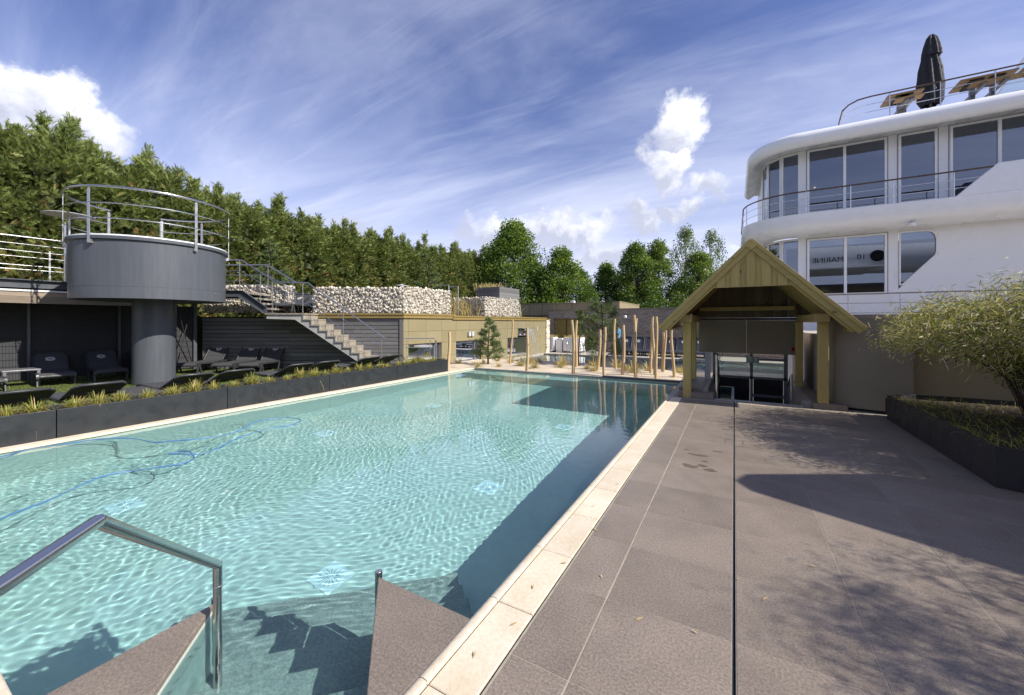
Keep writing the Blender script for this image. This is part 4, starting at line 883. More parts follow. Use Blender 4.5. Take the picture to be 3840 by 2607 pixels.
for sd in ('l','r'):
    px_, py_, pz_ = B_[sd+'palm']
    for q, (ox, ln_) in enumerate(((-.03,.065),(-.012,.075),(.006,.07),(.022,.055))): B_[sd+'f%d' % q] = (px_+ox-.01,py_,pz_-.035-ln_); Rr[sd+'f%d' % q] = .009; E_.append((sd+'palm',sd+'f%d' % q))
    B_[sd+'th'] = (px_-.055,py_,pz_-.03); Rr[sd+'th'] = .010; E_.append((sd+'palm',sd+'th'))
ks = list(B_); me.from_pydata([B_[k] for k in ks], [(ks.index(a),ks.index(b)) for a, b in E_], [])
body = link('body', me, M('skin',(.42,.25,.17),(.38,.22,.15),9,.55), pe, WL[pe.name]); md = body.modifiers.new('skin','SKIN'); 
for i, k in enumerate(ks):
    sv = me.skin_vertices[0].data[i] if len(me.skin_vertices) else None
    if sv: sv.radius = (Rr[k],Rr[k]*(1.25 if k in ('chest','waist','pel') else 1)); sv.use_root = (k == 'pel')
body.modifiers.new('sub','SUBSURF').render_levels = 1
o = MB(); o.lathe([(.155,.93),(.15,1.05),(.17,1.25),(.185,1.36),(.13,1.43),(.07,1.46)], 20); o.v = [(x*.82,y*1.12,z) for x, y, z in o.v]
for s_ in (-1,1): o.tube([(0,s_*.16,1.40),(.02,s_*.215,1.27),(.035,s_*.235,1.18)], [.085,.075,.08], 12, caps=False)
so = o.build('t_shirt', M('blue_tee',(.13,.42,.72),(.11,.37,.66),8,.8), pe, smooth=60, loc=(0,0,0)); so.location = (0,0,0)
o = MB().lathe([(.15,.96),(.16,.88),(.15,.80)], 20)
for s_, kx in ((-1,-.14),(1,.06)): o.tube([(0,s_*.09,.90),(kx,s_*.10,.52)], [.12,.095], 12, caps=False)
so = o.build('shorts', M('dark_shorts',(.03,.03,.035),None,8,.8), pe, smooth=60, loc=(0,0,0)); so.location = (0,0,0)
o = MB().lathe([(.105,1.62),(.118,1.68),(.112,1.73),(.08,1.77),(.001,1.785)], 18, (-.012,0,0)); so = o.build('hair', M('dark_hair',(.015,.012,.010),None,20,.6), pe, smooth=60, loc=(0,0,0)); so.location = (0,0,0)
# ---- wooden poles on the sand
poles = [(-8.13,10.15,1.24,0,0),(-7.56,13.21,1.65,.07,.04),(-5.89,11.35,1.38,.03,.02),(-4.25,11.35,1.62,-.06,-.04),(-4.91,13.26,1.62,.04,.03),(-3.85,12.37,1.31,.09,.05),(-3.32,11.38,1.41,0,.01),(-3.40,12.84,1.67,0,.01),
 (-2.88,11.75,1.47,.02,.02),(-2.43,11.54,1.76,-.08,-.04),(-2.89,13.41,1.69,.05,.03),(-2.22,12.64,1.53,-.01,-.01),(-2.05,12.12,1.72,-.03,-.02),(-1.88,11.55,1.71,-.03,-.02),(-1.91,12.98,1.33,.04,.03),(-1.98,13.29,1.23,0,0),(-1.48,11.87,1.38,-.05,-.03)]
order = sorted(range(len(poles)), key=lambda i: (poles[i][0]*.87+poles[i][1]*.493)/(-poles[i][0]*-.493*-1+poles[i][1]*.87) if False else (.87*poles[i][0]+.493*poles[i][1])/(-.493*poles[i][0]+.87*poles[i][1]))
for rank, i in enumerate(order):
    x, y, zt, lx, ly = poles[i]; z0 = -.35; pts = []; rs = []; nn = 9; ph = random.uniform(0,6); r0 = random.uniform(.040,.052)
    for k in range(nn):
        q = k/(nn-1); pts.append((x+lx*q+.022*math.sin(q*5+ph)*(1 if 0 < k < nn-1 else .3), y+ly*q+.022*math.cos(q*4+ph), z0+(zt-z0)*q)); rs.append(r0*(1.06-.22*q)*(1+.05*math.sin(q*11+ph)))
    t = thing('wooden_pole', 'peeled wooden pole standing in the sand, %s from the left' % ORD[rank], 'pole', (x,y,-.05), 0, 'wooden poles in the sand')
    sh_ = MB().tube(pts, rs, 12).build('shaft', MT['pole'], t, smooth=50)
    if i in (5,12,16): k = 7 if i != 16 else 5; MB().tube([tuple(Vector(pts[k])+Vector((0,0,-.012))), tuple(Vector(pts[k])+Vector((0,0,.012)))], rs[k]*1.05, 12).build('wire_band', MT['galv'], sh_)
# ---- grasses on the sand
sm = [tuft_mesh('blades', 90, .42, 1.1, 60+i, .15, .95, .012) for i in range(4)]
spts = [(-7.9,11.5),(-7.3,11.9),(-6.9,13.6),(-6.2,14.6),(-5.6,13.8),(-5.2,12.6),(-4.6,14.4),(-4.2,12.4),(-3.9,12.2),(-3.6,13.9),(-3.0,12.6),(-2.7,12.3),(-2.5,13.6),(-1.5,13.7),(-1.2,12.9),(-1.6,14.6),(-8.6,12.9),(-8.0,14.0),(-7.2,15.0),(-6.6,12.3),(-5.0,15.4),(-3.2,15.3),(-2.2,15.2),(-9.3,12.2),(-9.0,14.6),(-5.9,12.0)]
order = sorted(range(len(spts)), key=lambda i: (.87*spts[i][0]+.493*spts[i][1])/(-.493*spts[i][0]+.87*spts[i][1]))
for rank, i in enumerate(order):
    x, y = spts[i]; t = thing('marram_tuft', 'straw coloured grass tuft growing in the sand, %s from the left' % ORD[rank], 'grass tuft', (x,y,sandz(x,y)-.01), 0, 'grass tufts in the sand')
    o = link('blades', sm[i % 4], MT['straw'], t, WL[t.name]); o.rotation_euler.z = random.uniform(0,6); s_ = random.uniform(.7,1.5); o.scale = (s_,)*3
# ---- young pines
def pine(label, x, y, z0, h, rmax, seed, n_wh=9, lean=(0,0), bare=.12, density=1., col='needle', cloud=False):
    r = np.random.default_rng(seed); t = thing('pine_tree', label, 'tree', (x,y,z0)); o0 = np.array([x,y,z0])
    tr = MB(); cur = lambda q: Vector((x+lean[0]*q+.03*h*math.sin(q*5+seed)*q, y+lean[1]*q, z0+h*q))
    tr.tube([cur(k/8) for k in range(9)], [.035*h/2*(1-.85*k/8)+.006 for k in range(9)], 8)
    pos = []; dirs = []
    for w in range(n_wh):
        q = bare+(1-bare)*(w+.5)/n_wh; L = rmax*(1-q)**.75*(.75+.5*r.random())+.06*h*.3
        if cloud: L = rmax*(.55+.45*r.random())*(1 if q < .8 else .6)
        nb_ = r.integers(4,6)
        for k in range(nb_):
            a = r.uniform(0,2*math.pi); c = cur(q); e = c+Vector((math.cos(a)*L, math.sin(a)*L, L*(.35 if not cloud else .5)*r.uniform(.4,1.3)))
            tr.tube([c, c.lerp(e,.55)+Vector((0,0,-.04*L)), e], [.012*h/2,.009*h/2,.004], 5)
            m = int((14+22*L)*density*2.6)
            for s_ in range(m):
                f = (.25+.75*r.random()**.7) if not cloud else (.6+.4*r.random()); p = c.lerp(e, f)+Vector(r.normal(0,.03+.05*L*.3 if not cloud else .09,3)); nn_ = 7
                for _ in range(nn_):
                    d = Vector(r.normal(0,.6,3))+Vector((math.cos(a),math.sin(a),.75)); pos.append(p); dirs.append(d)
    c = cur(1)
    for _ in range(int(120*density)): pos.append(cur(.93+.07*r.random())); dirs.append(Vector(r.normal(0,.5,3))+Vector((0,0,.9)))
    N = len(pos); pos = np.array([tuple(p) for p in pos]); dirs = np.array([tuple(p) for p in dirs])
    nl = .075*(h/2)**.35; me = leaf_mesh('needles', pos-o0, dirs, r.normal(size=(N,3)), nl*r.uniform(.7,1.3,N), .0105*(h/2)**.5, np.clip(r.normal(.5,.22,N),0,1))
    tr.build('trunk', MT['bark'], t, smooth=60); link('crown', me, MT[col], t, (x,y,z0)); return t
pine('small upright pine on the sand in front of the olive wall', -8.12, 12.5, -.14, 1.86, .58, 4, 10)
pine('slender young pine beside a dark pole near the white planters', -5.15, 14.2, -.2, 2.2, .42, 11, 5, (.05,0), .55)
pine('spreading young pine with open crown before the stone building', -4.45, 14.9, -.2, 2.42, .92, 23, 9, (-.08,.1), .10, 1.0, 'needle', True)
pine('pale young pine in front of the hedge behind the upper stair', -17.4, 9.6, 1.75, 3.3, .9, 31, 9, (0,0), .1, .8)
pine('pale young pine in front of the far part of the hedge', -16.3, 18.3, 1.75, 4.0, 1.2, 37, 9, (0,0), .1, .8)
# ---- tall conifer hedge
def conifer_mesh(seed, h, r0):
    """one cypress: a full skirt of flat feathery sprays and several ragged leaders"""
    r = np.random.default_rng(seed); nb_ = 1000; q = r.random(nb_)**.9*.90; z = h*q; a = r.uniform(0,2*math.pi,nb_)
    R_ = r0*(1-np.clip((q-.72)/.20,0,1)**1.5*.72)*(1+.13*np.sin(a*3+z*1.3+seed)+.10*np.sin(z*3.1+a*2)); R_ = np.maximum(R_*r.uniform(.80,1.08,nb_),.05)
    cx = np.zeros((nb_,2)); lead = []
    for k in range(3): lead.append((r.uniform(-.55,.55)*r0,r.uniform(-.75,.75)*r0,h*r.uniform(.93,1.02)))
    for k, (lx,ly,lz) in enumerate(lead):
        m = 70; s0 = nb_-m*(k+1); f = r.random(m); z[s0:s0+m] = lz-1.5*(1-f); R_[s0:s0+m] = np.maximum(.34*(1-f)**.9*r.uniform(.6,1.2,m),.02); cx[s0:s0+m] = (lx,ly); q[s0:s0+m] = z[s0:s0+m]/h
    tip = np.stack([cx[:,0]+np.cos(a)*R_,cx[:,1]+np.sin(a)*R_,z],1); upk = .35+1.1*np.clip((q-.75)/.25,0,1)
    out = np.stack([np.cos(a),np.sin(a),upk],1); out /= np.linalg.norm(out,axis=1,keepdims=True)
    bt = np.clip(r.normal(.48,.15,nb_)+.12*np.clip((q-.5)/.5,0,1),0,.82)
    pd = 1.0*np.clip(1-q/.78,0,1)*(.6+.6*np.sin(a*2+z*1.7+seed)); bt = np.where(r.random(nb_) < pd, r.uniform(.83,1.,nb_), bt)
    pos = []; dirs = []; nr = []; tn = []; LL = []
    for k in range(6):
        f = r.uniform(0,.34,nb_)[:,None]; c = tip-out*f*.9+r.normal(0,.07,(nb_,3)); d = out+r.normal(0,.40,(nb_,3)); d[:,2] += .10; d /= np.linalg.norm(d,axis=1,keepdims=True); sd = np.cross(d, r.normal(size=(nb_,3))); sd /= np.linalg.norm(sd,axis=1,keepdims=True); n_ = np.cross(sd,d)
        sz = r.uniform(.14,.30,nb_)
        for m, (ang, o_, l_) in enumerate(((0,0,1.),(.62,.12,.50),(-.62,.18,.48),(.58,.38,.42),(-.58,.44,.40),(.5,.62,.32),(-.5,.68,.30))):
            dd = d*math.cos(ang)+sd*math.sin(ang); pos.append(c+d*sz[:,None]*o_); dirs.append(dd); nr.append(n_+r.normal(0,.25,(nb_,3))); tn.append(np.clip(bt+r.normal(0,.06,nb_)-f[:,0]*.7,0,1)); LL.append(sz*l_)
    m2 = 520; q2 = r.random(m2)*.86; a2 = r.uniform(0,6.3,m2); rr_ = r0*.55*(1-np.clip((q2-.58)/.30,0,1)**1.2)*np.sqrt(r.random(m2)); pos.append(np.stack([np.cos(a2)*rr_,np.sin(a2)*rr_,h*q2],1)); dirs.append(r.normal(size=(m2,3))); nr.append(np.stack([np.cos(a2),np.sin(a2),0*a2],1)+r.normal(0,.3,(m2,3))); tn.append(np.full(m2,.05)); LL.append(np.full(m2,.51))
    L = np.concatenate(LL); Wd = np.where(L > .5, .34, np.maximum(L*.15,.014))
    return leaf_mesh('crown', np.concatenate(pos), np.concatenate(dirs), np.concatenate(nr), L, Wd, np.concatenate(tn))
cms = [conifer_mesh(100+i, 7.0, 1.30) for i in range(6)]
trk = MB().tube([(0,0,0),(0,0,3.0),(0,0,5.0)], [.14,.10,.04], 8); tme = None
hy = []; y = .2
while y < 31 and len(hy) < 34: hy.append(y); y += .93+.08*math.sin(y*3)
for i, y in enumerate(hy):
    x = -19.9+.25*math.sin(i*2.1)-.25*max(0,(y-24))/6; hh = (8.35 if y < 7 else 7.75-.35*min(1,(y-7)/8)+.5*max(0,(y-20))/10)+.18*math.sin(i*1.7+.5)+random.uniform(-.2,.2)
    t = thing('hedge_conifer', 'tall green cypress of the hedge, %s from the left' % ORD[i], 'tree', (x,y,.8), 0, 'cypresses forming the tall hedge')
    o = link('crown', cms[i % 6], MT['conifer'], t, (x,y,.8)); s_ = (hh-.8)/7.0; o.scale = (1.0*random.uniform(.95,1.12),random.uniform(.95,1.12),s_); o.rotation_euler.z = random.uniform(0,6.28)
    if tme is None: to = trk.build('trunk', MT['bark'], t, loc=(0,0,0)); to.location = (0,0,0); tme = to.data
    else: link('trunk', tme, None, t, (x,y,.8))
# ---- broadleaf trees behind the building
def broadleaf(label, x, y, z0, h, w, seed, nclump=90, leaf=.17, mat='leafA', bark='bark', droop=0., per=75, bare=.22, pointed=.6, name='broadleaf_tree', gap=0.):
    r = np.random.default_rng(seed); t = thing(name, label, 'tree', (x,y,z0)); o0 = Vector((x,y,z0)); tr = MB()
    tr.tube([o0+Vector((.04*h*math.sin(q*4+seed)*q*.5,.03*h*math.cos(q*3+seed)*q*.5,h*q)) for q in (0,.2,.4,.6,.8,.97)], [.022*h,.018*h,.014*h,.010*h,.006*h,.002*h], 8)
    pos = []; dirs = []; tn = []; Ls = []
    for k in range(nclump):
        q = bare+(1-bare)*r.random()**.85; prof = math.sin(math.pi*min(1,(q-bare*.7)/(1-bare*.7))**pointed)**.75 if q < .99 else .1
        a = r.uniform(0,2*math.pi); rr_ = w/2*prof*(.35+.65*r.random()**.45)*(1+.18*math.sin(a*3+seed)); c = o0+Vector((math.cos(a)*rr_,math.sin(a)*rr_,h*q))
        if k % 3 == 0: b0 = o0+Vector((0,0,h*max(q-.22,.1))); tr.tube([b0, b0.lerp(c,.6)+Vector((0,0,.05*h*.3)), c], [.008*h*(1.1-q)+.01,.005*h*(1.1-q)+.008,.006], 5)
        cr = (.09+.05*r.random())*min(w,h)*.95+.12; m = int(per*(.6+.8*r.random())); v = r.normal(0,1,(m,3)); v /= np.linalg.norm(v,axis=1,keepdims=True); v *= (r.random(m)**.4)[:,None]*cr; v[:,2] *= .75
        p = np.array(c)+v
        if droop: p[:,2] -= droop*r.random(m)*cr*3.2
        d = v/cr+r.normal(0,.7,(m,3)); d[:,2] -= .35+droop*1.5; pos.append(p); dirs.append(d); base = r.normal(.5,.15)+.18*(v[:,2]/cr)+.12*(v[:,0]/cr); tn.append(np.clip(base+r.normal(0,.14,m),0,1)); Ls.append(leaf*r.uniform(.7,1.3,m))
    pos = np.concatenate(pos); dirs = np.concatenate(dirs); N = len(pos); nr = r.normal(0,.8,(N,3))+np.array([[.3,0,.6]])
    me = leaf_mesh('crown', pos-np.array([tuple(o0)]), dirs, nr, np.concatenate(Ls), np.concatenate(Ls)*.55, np.concatenate(tn))
    tr.build('trunk', MT[bark], t, smooth=60); link('crown', me, MT[mat], t, o0); return t
G = -.45
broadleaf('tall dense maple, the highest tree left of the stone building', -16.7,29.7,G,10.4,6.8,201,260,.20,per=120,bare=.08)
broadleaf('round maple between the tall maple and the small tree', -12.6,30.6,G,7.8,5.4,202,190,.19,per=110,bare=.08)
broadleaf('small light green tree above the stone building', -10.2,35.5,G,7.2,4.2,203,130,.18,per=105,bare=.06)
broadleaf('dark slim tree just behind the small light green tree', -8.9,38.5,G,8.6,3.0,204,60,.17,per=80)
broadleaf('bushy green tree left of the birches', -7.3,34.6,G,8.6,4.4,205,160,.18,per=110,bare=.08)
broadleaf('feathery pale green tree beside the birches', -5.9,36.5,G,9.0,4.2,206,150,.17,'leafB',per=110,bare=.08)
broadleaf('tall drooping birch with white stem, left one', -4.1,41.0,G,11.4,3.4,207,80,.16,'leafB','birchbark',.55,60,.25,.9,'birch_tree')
broadleaf('tall drooping birch nearest the timber roof', -1.9,42.5,G,11.0,3.6,208,75,.16,'leafB','birchbark',.5,55,.25,.9,'birch_tree')
broadleaf('bushy tree under the birches behind the timber roof', -2.6,36.5,G,7.6,5.0,209,150,.18,'leafB',per=110,bare=.08)
broadleaf('dark evergreen at the far end of the hedge', -20.8,32.0,G,9.2,4.2,210,110,.18,per=110,bare=.08)
broadleaf('dark leafy tree filling the gap behind the tall maple', -18.0,35.5,G,8.6,5.4,211,95,.19,per=100,bare=.1)
broadleaf('low broad tree behind the round maple', -13.6,37.5,G,7.0,5.4,212,95,.18,per=100,bare=.08)
broadleaf('low leafy tree behind the bushy tree', -7.6,40.5,G,6.4,5.0,213,85,.18,per=95,bare=.08)
broadleaf('low leafy tree far behind the birches', -3.4,45.5,G,6.6,5.6,214,85,.19,per=95,bare=.08)
broadleaf('low leafy tree hidden low behind the timber roof', .6,41,G,6.2,5.2,215,80,.19,per=95,bare=.08)
stuff(link('shrub_belt', (lambda N: leaf_mesh('shrub_belt', np.stack([rng.uniform(-24,6,N),rng.uniform(31.5,34.5,N),G+rng.random(N)**1.3*3.6],1), runit(N), runit(N)+np.array([[0,-.5,.4]]), rng.uniform(.15,.28,N), rng.uniform(.08,.15,N), np.clip(rng.normal(.28,.17,N),0,1)))(26000), MT['leafA']), 'dark shrub belt under the trees behind the stone building', 'shrubs')
# ================================================================ right side: timber porch, walls, planter with bamboo, white ship building
YF = 8.35; XC = .27; ZP = 3.04; ZE = 1.46; HW = 1.565
po = thing('timber_porch', 'new timber porch with steep gable roof over the stairwell', 'porch', (XC,9.5,0))
for k, (x, y, z0) in enumerate(((-.845,8.87,0),(1.385,8.87,.105),(-.86,10.42,.17),(1.22,10.42,.17))):
    w = .075 if k < 2 else .065; MB().box((x-w,y-w,z0),(x+w,y+w,1.555)).build('post', MT['timber'], po, bevel=.008)
for x in (-.85,1.34): MB().box((x-.11,8.62,1.556),(x+.11,10.9,1.70)).build('side_beam', MT['timbery'], po, bevel=.008)
MB().box((XC-1.02,10.86,1.83),(XC+.92,10.90,1.92)).build('cross_beam', MT['timberx'], po)
sl = Vector((HW,0,-(ZP-ZE))).normalized(); 
def roofp(s_, q, y, d=0): # s=side, q=distance down the slope, d=above
    v = Vector((sl.x*s_,0,sl.z)); n = Vector((-sl.z*s_*1.0,0,sl.x)) if s_ > 0 else Vector((sl.z,0,sl.x)); return Vector((XC,y,ZP))+v*q+n*d
SL = math.hypot(HW, ZP-ZE)
def rv(s_): v = Vector((sl.x*s_,0,sl.z)); n = Vector((-sl.z*s_,0,sl.x)); return v, n
for s_ in (-1,1):
    v, n = rv(s_)
    y = YF+.03; i = 0
    while y < 10.95:
        w = .142; b = MB().obox((0,0,0), v*(SL/2-.02), (0,w/2-.003,0), n*.011).build('roof_board', MT['timberx'], po, loc=(0,0,0)); c = Vector((XC,y+w/2,ZP))+v*SL/2-n*.03; b.location = c-WL[po.name]; y += w; i += 1
    MB().obox(Vector((XC,(YF+10.98)/2,ZP))+v*SL/2+n*.0, v*(SL/2+.02), (0,(10.98-YF)/2+.01,0), n*.012).build('roof_skin', MT['black'], po)
    for d_, y_, th, ww in ((-.052,YF-.012,.016,.068),(.004,YF-.032,.014,.030)):
        a = Vector((XC,y_,ZP))+n*d_; MB().obox(a+v*(SL/2+.01), v*(SL/2+.012), (0,th,0), n*ww).build('barge_board', MT['timberx'], po, bevel=.003)
    MB().obox(Vector((XC,YF+.05,ZP))+v*(SL*.50)-n*.10, v*(SL*.48), (0,.03,0), n*.058).build('rafter', MT['timberx'], po)
    MB().obox(Vector((XC,(YF+10.98)/2,ZP))+v*(SL-.06)-n*.09, v*.03, (0,1.3,0), n*.05).build('eave_board', MT['timbery'], po)
    MB().box((XC+s_*.33-.03,YF+.1,ZP-.62),(XC+s_*.33+.03,10.9,ZP-.50)).build('purlin', MT['timbery'], po)
MB().prism([(XC-.10,YF-.050,ZP-.085),(XC,YF-.050,ZP-.18),(XC+.10,YF-.050,ZP-.085),(XC,YF-.050,ZP+.020)], (0,.062,0)).build('ridge_cap', MT['timber'], po)
MB().box((XC-.03,YF+.06,ZP-.22),(XC+.03,10.9,ZP-.08)).build('ridge_beam', MT['timbery'], po)
# front gable: upright boards, wide over narrow
zb = 2.20; x = XC-.66; i = 0
while x < XC+.62:
    w = .135 if i % 2 else .105; x1 = min(x+w, XC+.66); yy = YF+.0 if i % 2 else YF+.022
    za, zc = ZP-.14-abs(x-XC)*(ZP-ZE)/HW, ZP-.14-abs(x1-XC)*(ZP-ZE)/HW; zm = ZP-.14
    pts = [(x,yy,zb+(0 if i % 2 else .0)),(x1,yy,zb)]+([(x1,yy,zc),(XC,yy,zm),(x,yy,za)] if x < XC < x1 else [(x1,yy,zc),(x,yy,za)])
    if min(za,zc) > zb+.02: MB().prism(pts, (0,.020,0)).build('gable_board', MT['timber'], po)
    x = x1; i += 1
# rear gable boards
x = XC-1.20; i = 0
while x < XC+1.2:
    w = .15 if i % 2 else .12; x1 = x+w; yy = 10.93 if i % 2 else 10.955; za, zc = ZP-.035-abs(x-XC)*(ZP-ZE)/HW, ZP-.035-abs(x1-XC)*(ZP-ZE)/HW
    pts = [(x,yy,1.66),(x1,yy,1.66)]+([(x1,yy,zc),(XC,yy,ZP-.035),(x,yy,za)] if x < XC < x1 else [(x1,yy,zc),(x,yy,za)])
    MB().prism(pts, (0,.02,0)).build('gable_board', MT['timberd'], po); x = x1; i += 1
# stairwell under the porch
sw_ = thing('stairwell', 'stone stairwell with glazed door below the timber porch', 'stairwell', (.4,10,-1.4))
MB().box((-1.02,8.80,.0),(-.36,9.02,.115)).box((-1.02,9.02,.0),(-.56,12,.175)).build('left_ledge', MT['slab'], sw_, bevel=.004)
MB().box((1.24,8.80,-.02),(1.72,12,.10)).build('right_ledge', MT['slab'], sw_, bevel=.004)
MB().box((1.10,9.02,-1.5),(1.238,12,.098)).build('side_wall', MT['poolstep'], sw_); MB().box((-.58,9.03,-1.5),(-.47,12,.17)).build('side_wall', MT['poolstep'], sw_)
MB().box((-.46,8.83,-.03),(1.10,8.98,.012)).build('top_kerb', MT['conc'], sw_)
for k in range(7): MB().box((-.47,9.0+.26*k,-1.5),(1.10,9.26+.26*k,-.19-.185*k)).build('step', MT['slab'], sw_)
MB().box((-.47,10.8,-1.6),(1.10,12.2,-1.45)).build('landing', MT['slab'], sw_)
fr = MB(); YD = 11.25
for a, b, z0, z1 in ((-.47,1.10,.17,.225),(.34,.40,-1.45,.80),(1.02,1.10,-1.45,.80),(.40,1.02,.62,.68),(.40,1.02,-.26,-.20),(-.47,-.40,.17,.80)): fr.box((a,YD-.03,z0),(b,YD+.03,z1))
df = fr.build('door_frame', MT['frame'], sw_)
MB().box((.41,YD-.008,-.20),(1.01,YD+.008,.17)).build('dark_pane', MT['dark'], sw_); MB().box((.41,YD-.008,-1.4),(1.01,YD+.008,-.26)).build('dark_pane', MT['dark'], sw_); MB().box((-.46,YD-.008,-1.45),(.33,YD+.008,.165)).build('dark_pane', MT['dark'], sw_)
MB().box((-.40,YD-.004,.226),(.339,YD+.004,.80)).build('clear_pane', MT['glassc'], sw_); MB().box((.401,YD-.004,.226),(1.019,YD+.004,.619)).build('clear_pane', MT['glassc'], sw_)
MB().tube([(.43,YD-.07,-.36),(.52,YD-.07,-.36)], .012, 6).build('door_handle', MT['steel'], df)
MB().tube([(-.31,9.02,.0),(-.31,9.02,.87),(-.31,9.10,.90),(-.30,9.6,.55),(-.30,10.7,-.35)], .022, 10).build('handrail', MT['steel'], sw_, smooth=40)
MB().tube([(1.04,9.9,-.7),(1.04,10.0,.45),(1.04,10.5,.15)], .020, 8).build('wall_rail', MT['steel'], sw_, smooth=40)
MB().box((-.62,10.55,.17),(-.50,10.70,.83)).build('pale_column', MT['alu'], sw_); MB().box((-.62,12.0,.17),(-.50,12.1,.83)).build('pale_column', MT['alu'], sw_)
for a, b in ((-.78,.255),(.262,1.29)): MB().box((a,11.0,.80),(b,11.05,1.60)).build('head_panel', MT['taupe'], sw_)
MB().box((-.80,10.995,1.603),(1.31,11.06,1.655)).build('panel_cap', MT['black'], sw_)
MB().box((1.27,10.52,.10),(1.30,12,1.60)).build('side_panel', MT['taupe'], sw_)
MB().tube([(1.262,10.75,.95),(1.20,10.75,.95)], .05, 14).build('white_beacon_base', MT['white'], sw_, smooth=40)
mr_, Tr_, br_ = _new('red_beacon'); br_.inputs['Base Color'].default_value = (.45,.01,.015,1); br_.inputs['Roughness'].default_value = .3
MB().tube([(1.20,10.75,.95),(1.12,10.75,.95)], .045, 14).build('red_beacon', mr_, sw_, smooth=40)
ms_, Ts_, bs_ = _new('exit_sign_face'); bs_.inputs['Base Color'].default_value = (.20,.27,.20,1); bs_.inputs['Roughness'].default_value = .3
es = MB().box((.25,10.86,.60),(.51,10.875,.735)).build('exit_sign', ms_, sw_)
pc = MB(); yy = 10.8585
def q2(x, z): return (.25+x*.26, yy, .60+z*.135)
def seg(a, b, w): pc.bar(q2(*a), q2(*b), .004, w, (0,0,1))
seg((.10,.88),(.40,.88),.010); seg((.40,.88),(.40,.12),.010); pc.lathe([(.001,0),(.012,0)], 10, (0,0,0)); pc.v = [(q2(.24,.76)[0]+x,yy,q2(.24,.76)[2]+y) if abs(z) < 1e-9 and abs(x) < .02 and abs(y) < .02 else (x,y,z) for x,y,z in pc.v]
seg((.24,.66),(.20,.42),.012); seg((.20,.42),(.32,.28),.010); seg((.32,.28),(.28,.10),.008); seg((.20,.42),(.12,.28),.010); seg((.12,.28),(.05,.26),.008); seg((.22,.62),(.34,.54),.008); seg((.22,.62),(.12,.52),.008)
seg((.74,.15),(.74,.70),.018); pc.add([q2(.60,.60),q2(.88,.60),q2(.74,.90)], [(0,1,2)])
pc.build('pictogram', MT['emblem'], es)
# taupe wall right of the porch
tw_ = thing('taupe_wall', 'taupe panel wall between the porch and the bamboo planter', 'wall', (2,9,0))
MB().prism([(1.53,9.50,.045),(1.585,9.0,.045),(2.55,8.80,.045),(2.55,8.90,.045),(1.66,9.10,.045),(1.62,9.5,.045)], (0,0,1.57)).build('front_panel', MT['taupe'], tw_)
MB().prism([(1.55,9.49,.0),(1.60,9.03,.0),(2.55,8.83,.0),(2.55,9.6,0),(1.6,9.6,0)], (0,0,.044)).build('plinth', MT['black'], tw_)
MB().box((2.52,9.15,0),(9,9.25,1.55)).build('rear_panel', MT['taupel'], tw_)
MB().box((1.50,9.6,.1),(9,9.75,1.60)).build('core', MT['taupe'], tw_)
for a, b in ((1.50,2.05),(2.055,9)): MB().prism([(a,9.02-.2*(a-1.6)*.9,1.62),(b,9.02-.2*(min(b,2.55)-1.6)*.9,1.62),(b,9.8,1.62),(a,9.8,1.62)], (0,0,.065)).build('cap', MT['taupe'], tw_)
struct(MB().box((1.5,9.75,-.5),(12,16.1,1.30)).build('ship_terrace', MT['paving']))
